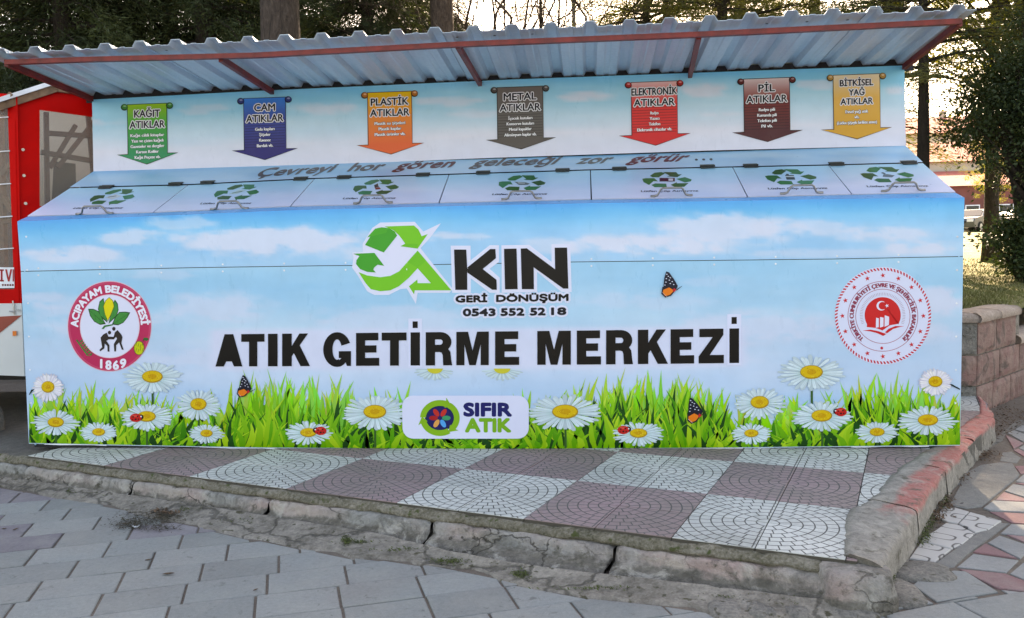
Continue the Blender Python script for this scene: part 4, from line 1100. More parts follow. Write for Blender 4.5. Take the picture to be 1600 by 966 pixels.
# ---- side pavement on the right: white and red hourglass pattern
z5_ = Zm(1360, 740, 4.275); z6_ = Zm(1440, 600, 6.0375)
side = obj('pavement', MB().prism([tuple(pg(x, y)[:2]) for x, y in ((1372, 952), (1400, 890), (1440, 830), (1490, 762), (1530, 718), (1562, 684), (1575, 640), (1640, 600), (1800, 640), (1760, 930), (1500, 935))], ZG - .06, ZG - .0085), M['mortar']); tag(side, kind='structure')
SP = [('w', z5_([(577, 620), (685, 532), (993, 576), (910, 658)])), ('r', z5_([(684, 524), (765, 467), (982, 566)])), ('w', z5_([(782, 460), (860, 412), (1090, 490), (1002, 568)])),
      ('r', z5_([(908, 406), (1060, 422), (1110, 492)])), ('w', z5_([(868, 398), (940, 337), (1090, 345), (1060, 418)])), ('r', z5_([(793, 251), (1100, 268), (1060, 336), (940, 326)])),
      ('w', z5_([(753, 230), (820, 180), (1120, 196), (1096, 262), (800, 246)])), ('r', z5_([(832, 176), (890, 121), (1110, 190)])), ('w', z5_([(897, 114), (950, 70), (1150, 96), (1110, 180)])),
      ('r', z5_([(968, 62), (1010, 60), (1140, 90)])), ('w', z5_([(975, 52), (1030, 0), (1160, 20), (1140, 80)])), ('r', z5_([(590, 637), (900, 669), (1090, 740), (1060, 790), (850, 766)])),
      ('w', z5_([(932, 664), (1020, 590), (1150, 650), (1100, 735)])), ('w', z5_([(874, 772), (1070, 795), (1150, 930), (1026, 868)])), 
      ('g', z5_([(278, 745), (360, 682), (560, 647), (640, 652), (857, 790), (442, 856)])), ('g', z5_([(163, 903), (268, 783), (422, 865)])),
      ('w', z6_([(806, 460), (868, 434), (1010, 480), (966, 548)])), ('w', z6_([(878, 428), (948, 388), (1040, 400), (1010, 470)])), ('r', z6_([(790, 480), (960, 556), (870, 610)])),
      ('w', z6_([(915, 602), (975, 566), (1060, 590), (1000, 640)])), ('r', z6_([(864, 620), (908, 606), (1010, 655), (980, 690)])), ('r', z6_([(876, 772), (1000, 766), (990, 835), (935, 845)])), ('w', z6_([(885, 915), (960, 852), (1060, 880), (1010, 940)])),
      ('w', z6_([(960, 380), (1010, 340), (1110, 360), (1050, 398)])), ('r', z6_([(1020, 404), (1120, 372), (1160, 440), (1016, 470)]))]
for t, P in SP:
    P2 = [tuple(pg(x, y)[:2]) for x, y in P]; c = np.mean(P2, axis=0)
    P2 = [tuple(c + (np.array(p) - c) * .985) for p in P2]
    obj('pavement_stone', slab_mesh(P2, ZG + rnd.uniform(-.002, .002), .05, .003), {'w': M['paver_white'], 'r': M['paver_red'], 'g': M['paver']}[t], side, org=(c[0], c[1], ZG))
n = NT('maze_relief_tile'); co = n.n('ShaderNodeNewGeometry').outputs['Position']
mp_ = n.n('ShaderNodeMapping'); n.l(co, mp_.inputs['Vector']); mp_.inputs['Rotation'].default_value = (0, 0, -.9); mp_.inputs['Scale'].default_value = (12, 12, 12)
sp = n.n('ShaderNodeSeparateXYZ'); n.l(mp_.outputs[0], sp.inputs[0])
sx_ = n.math('SINE', n.math('MULTIPLY', sp.outputs[0], PI)); sy_ = n.math('SINE', n.math('MULTIPLY', sp.outputs[1], PI * .66))
q_ = n.math('ABSOLUTE', n.math('SUBTRACT', n.math('MULTIPLY', sx_, sy_), .22))
gv = n.ramp(q_, [(.05, (0, 0, 0)), (.13, (1, 1, 1))])
n.base(n.mix(gv, L4((96, 92, 88)), L4((182, 178, 172)))); n.set(Roughness=.8); n.bump(gv, .6, .004)
M['maze'] = n.m
def slabpx(name, P, mat, parent, z=0, th=.05, bev=.004):
    P2 = [tuple(pg(x, y)[:2]) for x, y in P]; c = np.mean(P2, axis=0)
    return obj(name, slab_mesh(P2, ZG + z, th, bev), mat, parent, org=(c[0], c[1], ZG))
slabpx('relief_tile', z5_([(500, 212), (660, 258), (585, 335), (515, 325), (430, 290)]), M['maze'], side, .004)
slabpx('relief_tile', z5_([(666, 262), (878, 320), (790, 378), (700, 398), (592, 338)]), M['maze'], side, .005)
slabpx('relief_tile', z5_([(508, 330), (580, 340), (698, 402), (620, 470), (540, 505), (345, 452), (345, 432), (440, 380)]), M['maze'], side, .003)
slabpx('relief_tile', z5_([(342, 458), (538, 510), (430, 594), (262, 568)]), M['maze'], side, .004)
M['concrete'] = groundmat('worn_concrete', (108, 106, 102), (126, 124, 119), (140, 136, 128), 2.5, .9, .35, 40)
M['rubble'] = groundmat('rough_concrete_patch', (84, 82, 78), (122, 118, 110), (160, 152, 142), 6, .95, .9, 25, (70, 66, 50))
slabpx('concrete_slab', z5_([(528, 208), (600, 80), (622, 10), (640, 0), (990, 20), (745, 218), (640, 232)]), M['concrete'], side, .002, .05, .006)
slabpx('concrete_slab', z5_([(430, 600), (555, 512), (705, 405), (850, 322), (932, 328), (835, 400), (640, 545), (560, 618), (500, 628)]), M['concrete'], side, 0, .05, .006)
slabpx('concrete_slab', z6_([(330, 940), (380, 850), (560, 760), (740, 735), (860, 745), (925, 850), (800, 966), (620, 980)]), M['concrete'], side, -.001, .05, .006)
slabpx('concrete_slab', z6_([(735, 720), (760, 640), (850, 632), (940, 690), (900, 742), (860, 738)]), M['concrete'], side, -.003, .05, .006)
slabpx('concrete_slab', z6_([(560, 640), (740, 470), (900, 335), (1100, 320), (1100, 345), (960, 375), (800, 452), (760, 530)]), M['rubble'], side, -.004, .05, .006)

# ---- raised pavement
M['bedding'] = groundmat('dark_bedding_mortar', (72, 68, 62), (90, 86, 78), (108, 104, 96), 3, .95, .5, 30)
plinth_poly = [(-3.2, 1.03), (4.294, -1.7095), (4.36, -1.745), (4.43, -1.70), (4.598, -1.374), (4.846, -.942), (5.038, -.606), (5.269, -.246), (5.654, .342), (6.0, .92), (6.02, 1.15), (6.2, 1.62), (6.2, 2.2), (-3.2, 2.2)]
c_ = np.mean(plinth_poly, axis=0)
plinth = obj('raised_pavement', MB().prism([(4.294, -1.7095 + .03) if i == 1 else p for i, p in enumerate(plinth_poly)], -.3, -.014), M['bedding']); tag(plinth, kind='structure')
TT = .3505; ct, st_ = math.cos(TT), math.sin(TT); BS = .6363; TO = np.array([4.294, -1.7095])
ti = np.array([ct, -st_]); tj = np.array([st_, ct])
inner = [(4.30, -1.69), (4.44, -1.25), (4.51, -1.106), (4.63, -.963), (4.915, -.469), (5.317, .086), (5.81, .79), (5.93, .96), (6.10, 1.35), (6.19, 1.61)]
midk = [(4.33, -1.75), (4.50, -1.36), (4.58, -1.16), (4.76, -.83), (5.04, -.37), (5.40, .10), (5.82, .72), (5.98, .98), (6.15, 1.35), (6.2, 1.61)]
def side_of(a, b): 
    a = np.array(a); b = np.array(b); d = b - a; nrm = np.array([-d[1], d[0]]) / np.linalg.norm(d)
    return lambda p: (np.array(p) - a).dot(nrm)
for bi in range(-7, 7):
    for bj in range(0, 8):
        for si in (0, 1):
            for sj in (0, 1):
                a = bi + si * .5; b = bj + sj * .5; gp = .0020
                u0, u1 = a * BS + gp, (a + .5) * BS - gp; v0, v1 = b * BS + gp, (b + .5) * BS - gp
                P = [tuple(TO + ti * u + tj * v) for u, v in ((u0, v0), (u1, v0), (u1, v1), (u0, v1))]
                cc = np.mean(P, axis=0)
                if cc[1] > 1.95 or cc[0] < -2.6: continue
                if .2 < cc[0] < 5.2 and cc[1] > .25: continue
                q = P
                for k in range(len(midk) - 1):
                    a_, b_2 = midk[k], midk[k + 1]
                    if min(a_[1], b_2[1]) - .02 <= cc[1] < max(a_[1], b_2[1]) + .02: q = clip_poly(q, side_of(a_, b_2)) if len(q) > 2 else q
                q = clip_poly(q, lambda p: 4.335 + (p[1] + 1.71) * .42 - p[0]) if cc[1] < -1.3 and len(q) > 2 else q
                if cc[1] > 1.6 and cc[0] > 6.0: continue
                if len(q) < 3: continue
                A = abs(0.5 * sum(q[j][0] * q[(j + 1) % len(q)][1] - q[(j + 1) % len(q)][0] * q[j][1] for j in range(len(q))))
                if A < .002: continue
                org = TO + ti * ((bi + .5) * BS) + tj * ((bj + .5) * BS)
                m = slab_mesh(q, rnd.uniform(-.001, .001), .016, .0012)
                V = np.array(m.v) - np.array([org[0], org[1], 0])
                V2 = np.stack([V[:, 0] * ti[0] + V[:, 1] * ti[1], V[:, 0] * tj[0] + V[:, 1] * tj[1], V[:, 2]], 1)
                m.v = [tuple(v) for v in V2.tolist()]
                o = link('tile', m.mesh('tile'), M['tile_white'] if (bi + bj) % 2 else M['tile_red'], plinth, (org[0], org[1], 0)); o.rotation_euler = (0, 0, -TT)
# ---- kerbs
def kerbmat(name, paint, body, zsplit, amt=.5):
    n = NT(name); gm = n.n('ShaderNodeNewGeometry').outputs['Position']
    sp = n.n('ShaderNodeSeparateXYZ'); n.l(gm, sp.inputs[0])
    f = n.noise(gm, 5, 6, .65); g_ = n.noise(gm, 40, 5, .7); h = n.noise(gm, 170, 3); big = n.noise(gm, 1.6, 3)
    e = n.math('ADD', n.math('SUBTRACT', sp.outputs[2], zsplit), n.math('MULTIPLY', n.math('SUBTRACT', f, .5), .08))
    mk = n.ramp(n.math('MULTIPLY_ADD', e, 40.0, .5), [(.2, (0, 0, 0)), (.8, (1, 1, 1))])
    pnt = n.mix(n.ramp(n.noise(gm, 9, 4), [(.4, (0, 0, 0)), (.62, (1, 1, 1))]), L4(paint[0]), L4(paint[1]))
    pnt = n.mix(n.ramp(big, [(.4, (0, 0, 0)), (.6, (1, 1, 1))]), pnt, L4(paint[2]))
    bod = n.mix(n.ramp(g_, [(.35, (0, 0, 0)), (.65, (1, 1, 1))]), L4(body[0]), L4(body[1]))
    c = n.mix(mk, bod, pnt)
    c = n.mix(n.ramp(n.noise(gm, 14, 6, .7), [(.56, (0, 0, 0)), (.68, (1, 1, 1))]), c, L4((82, 78, 66)))
    c = n.mix(1.0, c, n.ramp(g_, [(.25, (.72,) * 3), (.7, (1.08,) * 3)]), 'MULTIPLY')
    vc = n.n('ShaderNodeTexVoronoi', feature='DISTANCE_TO_EDGE'); wv = n.n('ShaderNodeVectorMath', operation='ADD')
    nn = n.n('ShaderNodeTexNoise'); nn.inputs['Scale'].default_value = 7; nn.inputs['Detail'].default_value = 5; n.l(gm, nn.inputs['Vector'])
    sv = n.n('ShaderNodeVectorMath', operation='SCALE'); n.l(nn.outputs['Color'], sv.inputs[0]); sv.inputs['Scale'].default_value = .35
    n.l(mapping(n, gm, (1, 1, 2.6)), wv.inputs[0]); n.l(sv.outputs[0], wv.inputs[1]); n.l(wv.outputs[0], vc.inputs['Vector']); vc.inputs['Scale'].default_value = 2.4
    ck = n.math('MAXIMUM', n.ramp(vc.outputs['Distance'], [(.003, (.25, .25, .25)), (.013, (1, 1, 1))]), n.ramp(n.noise(gm, 2.1, 3), [(.42, (0, 0, 0)), (.56, (1, 1, 1))]))
    wh = n.ramp(n.noise(gm, 6.5, 5, .7, 1.0), [(.55, (0, 0, 0)), (.64, (1, 1, 1))])
    c = n.mix(n.math('MULTIPLY', wh, .6), c, L4((186, 180, 168)))
    drk = n.ramp(n.noise(gm, 3.3, 6, .75, .6), [(.50, (0, 0, 0)), (.62, (1, 1, 1))])
    c = n.mix(n.math('MULTIPLY', drk, .6), c, L4((70, 66, 56)))
    c = n.mix(ck, L4((62, 57, 48)), c)
    n.base(c); n.set(Roughness=.93); n.bump(n.math('ADD', n.math('MULTIPLY', ck, 1.5), n.math('ADD', n.math('MULTIPLY', f, 2.0), n.math('ADD', g_, n.math('MULTIPLY', h, .4)))), .8, .012)
    return n.m
M['kerb'] = kerbmat('old_painted_kerb', ((176, 162, 150), (168, 146, 138), (150, 148, 142)), ((104, 98, 90), (122, 116, 106)), -.098)
M['kerb_red'] = None
def redkerb():
    n = NT('faded_red_kerb'); gm = n.n('ShaderNodeNewGeometry').outputs['Position']
    sp = n.n('ShaderNodeSeparateXYZ'); n.l(gm, sp.inputs[0])
    f = n.noise(gm, 4, 6, .65); g_ = n.noise(gm, 34, 5, .7); h = n.noise(gm, 170, 3)
    con = n.mix(n.ramp(g_, [(.35, (0, 0, 0)), (.65, (1, 1, 1))]), L4((128, 122, 114)), L4((154, 148, 138)))
    red = n.mix(n.ramp(g_, [(.3, (0, 0, 0)), (.7, (1, 1, 1))]), L4((172, 92, 84)), L4((176, 124, 114)))
    # paint survives on the top, away from the front corner; worn off the inner edge near the corner
    vc_ = n.n('ShaderNodeVertexColor'); vc_.layer_name = 'Col'; s2 = n.n('ShaderNodeSeparateColor'); n.l(vc_.outputs[0], s2.inputs[0])
    F_a, T_a, S_a = s2.outputs[0], s2.outputs[1], s2.outputs[2]
    k1 = n.math('MAXIMUM', n.math('MULTIPLY_ADD', F_a, 2.6, -.45), n.math('MULTIPLY_ADD', T_a, 4.0, -1.5))
    k1 = n.math('MINIMUM', k1, n.math('MULTIPLY_ADD', T_a, 9.0, -.9))
    k = n.math('MULTIPLY', n.math('MINIMUM', n.math('MAXIMUM', k1, 0.0), 1.0), S_a)
    k = n.math('MULTIPLY_ADD', n.math('SUBTRACT', f, .5), 1.5, k)
    c = n.mix(n.ramp(k, [(.5, (0, 0, 0)), (.95, (1, 1, 1))]), con, red)
    wh = n.ramp(n.noise(gm, 5.5, 5, .7, 1.0), [(.54, (0, 0, 0)), (.64, (1, 1, 1))])
    c = n.mix(n.math('MULTIPLY', wh, .5), c, L4((180, 172, 160)))
    c = n.mix(n.ramp(n.noise(gm, 12, 6, .7), [(.54, (0, 0, 0)), (.66, (1, 1, 1))]), c, L4((92, 86, 74)))
    c = n.mix(1.0, c, n.ramp(h, [(.3, (.86,) * 3), (.7, (1.08,) * 3)]), 'MULTIPLY')
    n.base(c); n.set(Roughness=.93); n.bump(n.math('ADD', n.math('MULTIPLY', f, 2.0), g_), .7, .012)
    return n.m
M['kerb_red'] = redkerb()
M['moss'] = groundmat('mossy_mortar', (66, 64, 42), (112, 104, 86), (160, 152, 138), 7, .97, .9, 30, (70, 76, 38))
def rough_strip(rows, amp, seed, closed_ends=True):
    """rows: list of polylines (same number of points), adds fractal roughness"""
    R = np.array(rows, float); nr, nc = R.shape[:2]
    X = R.copy()
    for k in range(3):
        X[:, :, k] += amp * 2 * (noise2(R[:, :, 0] * 14 + R[:, :, 2] * 9 + k * 31, R[:, :, 1] * 14 + R[:, :, 2] * 17, seed + k, 4) - .5)
    m = MB(); m.v = [tuple(p) for p in X.reshape(-1, 3).tolist()]; m.c = [(1, 1, 1)] * len(m.v)
    m.f = [(j * nc + i, (j + 1) * nc + i, (j + 1) * nc + i + 1, j * nc + i + 1) for j in range(nr - 1) for i in range(nc - 1)]
    if closed_ends:
        m.f.append(tuple(j * nc for j in range(nr))); m.f.append(tuple(j * nc + nc - 1 for j in range(nr - 1, -1, -1)))
    return m
fd = np.array([ct, -st_]); fo = np.array([-st_, -ct])      # along the front edge, outwards
def fpt(u, o, z): p = TO + fd * u + fo * o; return (p[0], p[1], z)
prof_k = [(-.02, -.052), (.026, -.050), (.044, -.052), (.057, -.062), (.060, -.078), (.064, -.098), ('f', -.60), ('f', -1)]
cuts = [-7.9, -7.0, -6.1, -5.2, -4.42, -3.55, -2.62, -1.70, -.86, .03]
FX = [(-8, .09), (-.1, .10), (.338, .10), (.781, .10), (1.344, .10), (1.845, .105), (2.29, .12), (2.544, .135), (2.798, .19), (3.0, .215), (3.224, .22), (3.56, .19), (3.964, .15), (4.179, .14), (4.4, .13)]
def FO(u): return float(interp(FX, 4.294 + ct * u))
for q in range(len(cuts) - 1):
    a, b = cuts[q] + .006, cuts[q + 1] - .006
    if q == len(cuts) - 2: b = .06
    n_ = 46
    us = np.linspace(a, b, n_)
    rows = []
    for (o, z) in prof_k:
        row = []
        for i, u in enumerate(us):
            e = min(u - a, b - u); rr = max(0, 1 - e / .02) * .012
            if o == 'f':
                oo = FO(u) if z == -1 else .066 + (FO(u) - .066) * .6; zz_k = -.165 if z == -1 else -.122
                if z == -1: oo += .01
                row.append(fpt(u, oo - rr, zz_k)); continue
            row.append(fpt(u, o - rr, z - rr))
        rows.append(row)
    obj('kerb_stone', rough_strip(rows, .010, q * 5), M['kerb'], plinth, True)
us = np.linspace(-7.9, .05, 420); rows = []
for (o, z) in [(-.03, -.016), (.003, -.013), (.012, -.018), (.024, -.026), (.034, -.034), (.036, -.044), (.026, -.052), (.02, -.06)]:
    rows.append([fpt(u, o + .008 * (noise2(u * 9, 0, 3) - .5), z) for u in us])
obj('mortar_lip', rough_strip(rows, .011, 77), M['moss'], plinth, True)
# right kerb: flat top, upright side, five lengths
outer = [(4.40, -1.775), (4.52, -1.53), (4.60, -1.40), (4.848, -.955), (5.04, -.615), (5.265, -.262), (5.64, .33), (5.95, .80), (6.04, 1.02), (6.215, 1.60)]
def walk(pl_, t):
    P = np.array(pl_); s = np.r_[0, np.cumsum(np.linalg.norm(np.diff(P, axis=0), axis=1))]; s /= s[-1]
    return np.stack([np.interp(t, s, P[:, 0]), np.interp(t, s, P[:, 1])], -1)
kc = [0, .20, .40, .60, .80, 1.0]
for q in range(5):
    t = np.linspace(kc[q] + .002, kc[q + 1] - .002, 36)
    I_, O_ = walk(inner, t), walk(outer, t)
    rows = [[(p[0], p[1], -.03) for p in I_]]
    for f, z in ((-.06, .001), (.12, .010), (.35, .008), (.55, .004), (.75, .002), (.9, -.003), (.97, -.010)):
        rows.append([(*(p * (1 - f) + o * f), z) for p, o in zip(I_, O_)])
    for f, z in ((1.0, -.022), (1.01, -.05), (1.02, -.08), (1.03, -.11), (1.05, -.15), (1.05, -.19)):
        rows.append([(*(p * (1 - f) + o * f), z) for p, o in zip(I_, O_)])
    m = rough_strip(rows, .008, 40 + q * 3)
    fr_c = [0, 0, .12, .35, .55, .75, .9, .97] + [1] * 6; sd_c = [1] * 8 + [.8, .35, .1, 0, 0, 0]
    m.c = [(fr_c[j], float(t[i]), sd_c[j]) for j in range(len(rows)) for i in range(len(t))]
    obj('kerb_stone', m, M['kerb_red'], plinth, True)
rows = []                                                        # broken corner lump
for a in np.linspace(0, 1, 9):
    rows.append([(4.30 + .12 * math.copysign(abs(math.cos(b)) ** .6, math.cos(b)) * (1.12 - .3 * a ** 2) + .02 + .03 * (noise2(b * 2, a * 2, 5) - .5), -1.735 + .12 * math.copysign(abs(math.sin(b)) ** .6, math.sin(b)) * (1.15 - .4 * a ** 2) + .05 * (noise2(b * 3, a * 3, 8) - .5), -.19 + .195 * a - (.018 if a > .95 else 0)) for b in np.linspace(PI * .9, PI * 2.25, 22)])
rows.append([(4.35, -1.70, -.012)] * 22)
obj('kerb_corner', rough_strip(rows, .016, 91, False), M['kerb'], plinth, True)
# mortar apron between kerb and street pavers
us = np.linspace(0, 1, 330); ft = []; ou = []
for t in us:
    u = -7.6 + 7.7 * t
    p = fpt(u, FO(u) - .012, -.12); x, y = proj((p[0], p[1], ZG))
    ft.append(p)
    yb = max(B_(x), y + 4) + 2.5 * (noise2(x / 12, 0, 9) - .5) + 1.0
    q = pg(x - 2, yb) if p[0] > -.9 else np.array([p[0] - .05, p[1] - .14, ZG])
    ou.append(q)
rows = []
for f in np.linspace(0, 1, 9):
    rows.append([(a[0] * (1 - f) + b[0] * f, a[1] * (1 - f) + b[1] * f, ZG + .022 * (1 - f) ** 2 + .003 - (.02 if f == 1 else 0)) for a, b in zip(ft, ou)])
obj('mortar_apron', rough_strip(rows, .005, 55, False), M['mortar'], road, True)
# cobble-like lumps of set concrete near the corner
for k, P in enumerate([[(1100, 946), (1150, 940), (1160, 956), (1120, 972)], [(1152, 936), (1172, 934), (1170, 948), (1160, 950)], [(1166, 950), (1190, 940), (1202, 950), (1190, 962), (1170, 964)], [(1194, 952), (1210, 950), (1212, 962), (1198, 966)],
                       [(1228, 952), (1262, 948), (1262, 962), (1230, 966)], [(1376, 930), (1392, 905), (1420, 902), (1424, 916), (1396, 948), (1378, 950)], [(1392, 902), (1424, 882), (1470, 880), (1478, 888), (1444, 898), (1424, 912)], [(1300, 950), (1340, 945), (1368, 950), (1362, 968), (1310, 972)]]):
    P2 = np.array([pg(x, y)[:2] for x, y in P]); c = P2.mean(0)
    rows = []
    n_ = 20; an = np.linspace(0, 2 * PI, n_ + 1)
    ex_ = (P2[:, 0].max() - P2[:, 0].min()) / 2; ey_ = (P2[:, 1].max() - P2[:, 1].min()) / 2
    for f, z in ((1.0, -.03), (.97, .002), (.8, .012), (.4, .016), (0, .017)):
        rows.append([(c[0] + ex_ * f * math.copysign(abs(math.cos(a)) ** .7, math.cos(a)), c[1] + ey_ * f * math.copysign(abs(math.sin(a)) ** .7, math.sin(a)), ZG + z) for a in an])
    obj('concrete_lump', rough_strip(rows, .006, 120 + k, False), M['rubble'], road, True)

# ---- dirt, moss, weeds, leaves
def litter(name, spots, mat, nper, size, spread, zc, up=.3, kind='stuff'):
    m = MB(); r = random.Random(5)
    for (x, y, sx, sy, k) in spots:
        for i in range(int(nper * k)):
            p = pg(x + r.gauss(0, sx), y + r.gauss(0, sy), zc)
            a = r.uniform(0, 2 * PI); s = size * r.uniform(.4, 1.3); h = r.uniform(0, up) * s
            d = np.array([math.cos(a), math.sin(a), 0]) * s; e = np.array([-math.sin(a), math.cos(a), 0]) * s * .45
            p = p + np.array([0, 0, .004 + r.random() * .008])
            m.add([p - d, p - e * r.random() + (0, 0, h), p + d + (0, 0, h * 1.5), p + e + (0, 0, h * .4)], [(0, 1, 2, 3)], (1, 1, 1))
    o = obj(name, m, mat); return o
M['soil'] = simple('dark_soil', (66, 58, 42), .95, 0, .4, 60)
M['twig'] = simple('dry_leaf_litter', (96, 74, 56), .9, 0, .45, 60)
M['mossg'] = simple('green_moss', (74, 82, 40), .95, 0, .4, 60)
o = litter('dirt_patch', [(232, 812, 26, 6, 1.2), (205, 822, 16, 4, .8), (262, 806, 12, 4, .8), (248, 826, 18, 3, .4), (285, 795, 8, 4, .5)], M['soil'], 520, .008, 1, ZG)
tag(o, 'dark patch of dirt and crumbled leaves lying on the pavers beside the kerb', 'dirt', kind='stuff')
o = litter('leaf_litter', [(258, 803, 10, 3, .5), (1495, 745, 10, 7, 1), (1540, 712, 10, 5, .8), (1478, 792, 8, 7, .8), (1464, 812, 6, 5, .4), (826, 866, 12, 5, .6), (1560, 670, 16, 8, 1.2), (1590, 655, 14, 8, 1), (1570, 640, 12, 8, .6)], M['twig'], 240, .011, 1, ZG, .8)
tag(o, 'dry brown leaves and grass gathered along the kerb foot and wall', 'leaf litter', kind='stuff')
o = litter('moss', [(541, 846, 3, 5, .8), (700, 880, 14, 2, .7), (560, 850, 14, 1.5, .5), (640, 862, 30, 1.5, .5), (420, 816, 40, 1.5, .5), (815, 900, 8, 4, .7), (930, 922, 40, 1.5, .4), (205, 775, 50, 1.5, .4), (288, 795, 5, 3, .6), (1390, 905, 5, 12, .8), (1445, 838, 6, 8, 1), (1452, 815, 5, 8, .8), (1230, 940, 30, 3, .7), (1150, 935, 20, 2, .4), (110, 768, 4, 3, .4), (1340, 948, 12, 4, .6), (1475, 780, 5, 8, .7)], M['mossg'], 420, .006, 1, ZG + .004, .9)
tag(o, 'patches of green moss growing in the foot of the cracked kerb', 'moss', kind='stuff')
def leaf(px, py, s, a, lab):
    c = pg(px, py); m = MB()
    P = [(-1, 0), (-.5, .32), (.1, .42), (.7, .25), (1.35, .05), (.7, -.2), (.1, -.4), (-.5, -.3)]
    ca, sa = math.cos(a), math.sin(a)
    V = [(c[0] + s * (x * ca - y * sa), c[1] + s * (x * sa + y * ca), ZG + .006 + .25 * s * abs(y) + .12 * s * (x > .6)) for x, y in P] + [(c[0], c[1], ZG + .005)]
    m.add(V, [(i, (i + 1) % 8, 8) for i in range(8)])
    V2 = [(v[0], v[1], v[2] - .0012) for v in V]; m.add(V2, [((i + 1) % 8, i, 8) for i in range(8)])
    o = obj('dry_leaf', m, M['twig'], org=(c[0], c[1], ZG)); tag(o, lab, 'leaf', 'dry leaves lying on the street pavers')
leaf(262, 899, .022, .1, 'largest dry brown leaf lying alone in the middle of a grey paver'); leaf(231, 877, .013, .4, 'small dry leaf beside a paver joint, just behind the largest leaf')
leaf(24, 829, .014, 1.2, 'dark leaf scrap on the pinkish paver at the left edge'); leaf(6, 828, .010, .3, 'tiny leaf scrap nearest the left edge of the pavers')
leaf(399, 924, .010, .9, 'tiny dark leaf scrap on the pavers in the front middle'); leaf(195, 820, .014, .2, 'curled leaf at the left end of the dirt patch')
o = obj('paper_scrap', MB().prism([tuple(pg(x, y)[:2]) for x, y in ((206, 824), (211, 822), (214, 824), (219, 821), (217, 825), (211, 826))], ZG + .004, ZG + .008), M['white_edge']); tag(o, 'small torn scrap of white paper beside the dirt patch', 'paper')
# ================================================================== food trailer at the left
M['red_vinyl'] = simple('red_vinyl', (206, 4, 2), .6, 0, .16, 3, .15, 5)
[x for x in M['red_vinyl'].node_tree.nodes if x.type == 'BSDF_PRINCIPLED'][0].inputs['Specular IOR Level'].default_value = .12
M['white_body'] = simple('white_trailer_panel', (206, 208, 206), .4, 0, .05, 3)
M['rust_stripe'] = simple('brown_red_stripe', (150, 58, 40), .45)
M['wood'] = simple('weathered_board', (122, 96, 74), .8, 0, .3, 20)
M['dark_wood'] = simple('dark_brown_beam', (74, 52, 48), .7, 0, .2, 12)
M['beige'] = simple('cream_board', (190, 182, 166), .7, 0, .06, 4)
M['zinc'] = simple('zinc_snap', (176, 176, 172), .35, .7)
M['orange'] = simple('orange_reflector', (226, 116, 40), .25)
M['under'] = simple('black_chassis', (26, 25, 25), .8)
n = NT('clear_plastic'); n.set(Roughness=.12, Alpha=.34); n.base(L4((150, 140, 132))); n.set(Specular_IOR_Level=.3); n.b.inputs['Alpha'].default_value = .26; M['clear'] = n.m
YT = .6
ca = math.radians(41); tdir = np.array([math.cos(ca), math.sin(ca), 0]); tn = np.array([math.sin(ca), -math.cos(ca), 0])
C0 = at(30, 475, 1, YT)
trl = empty('food_trailer', (C0[0], C0[1], 0)); tag(trl, 'red vinyl-sided food trailer with clear plastic windows and a white lower body', 'food trailer')
ldir = np.array([-1.0, -.10, 0]); ldir /= np.linalg.norm(ldir); lnn = np.array([-ldir[1], ldir[0], 0]); lnn = -lnn if lnn[1] > 0 else lnn
def pr(x, y, off=0): return atp(x, y, C0 + tn * off, tn)
def ple(x, y, off=0): return atp(x, y, C0 + lnn * off, lnn)
def sheet(mb, pts, mp, off, th, col=None):
    A = [mp(x, y, off) for x, y in pts]; Bp = [mp(x, y, off - th) for x, y in pts]; n = len(pts)
    mb.add(A + Bp, [tuple(range(n)), tuple(range(2 * n - 1, n - 1, -1))] + [(i, n + i, n + (i + 1) % n, (i + 1) % n) for i in range(n)], col)
# right face: red border round a clear window
m = MB()
sheet(m, [(27, 148), (62, 136), (62, 480), (33, 480)], pr, 0, .006)
sheet(m, [(62, 136), (88, 130), (200, 128), (200, 190), (145, 183), (62, 172)], pr, 0, .006)
sheet(m, [(62, 322), (200, 322), (200, 470), (62, 480)], pr, 0, .006)
obj('side_curtain', m, M['red_vinyl'], trl)
m = MB(); sheet(m, [(61, 171), (146, 182.5), (202, 190), (202, 324), (66, 324)], pr, -.008, .003); obj('side_window', m, M['clear'], trl)
# left face
m = MB()
sheet(m, [(-80, 140), (27, 148), (28, 200), (12, 170), (-80, 160)], ple, 0, .006)
sheet(m, [(12, 170), (28, 200), (33.5, 452), (22, 452)], ple, 0, .006)
sheet(m, [(-80, 452), (33.5, 452), (33.8, 474), (-80, 476)], ple, 0, .006)
obj('front_curtain', m, M['red_vinyl'], trl)
m = MB(); sheet(m, [(-80, 160), (12, 169), (22, 453), (-80, 453)], ple, -.006, .003); obj('front_window', m, M['clear'], trl)
for ya, yb in ((184.5, 183), (238.5, 236), (290, 287), (341, 338), (391, 388)):
    obj('white_cord', MB().tube([ple(-60, ya + 3, .01), ple(13 + (ya - 184) * .04, yb, .01)], .004, 6), M['white_edge'], trl)
for x, y in ((36.5, 143), (78, 136)): obj('snap', MB().tube([pr(x, y, .002), pr(x, y, .014)], .011, 10), M['zinc'], trl)
for x, y in ((36, 234), (37.5, 274.5), (40, 318)): obj('snap', MB().tube([pr(x, y, .002), pr(x, y, .014)], .010, 10), M['zinc'], trl)
m = MB(); sheet(m, [(20, 187), (23.5, 187), (30, 480), (26, 480)], ple, .004, .003); obj('seam_flap', m, M['red_vinyl'], trl)
m = MB(); sheet(m, [(-40, 417), (22, 418), (22.6, 450), (-40, 451)], ple, .004, .002); sg = obj('window_sign', m, M['white_edge'], trl)
m = MB()
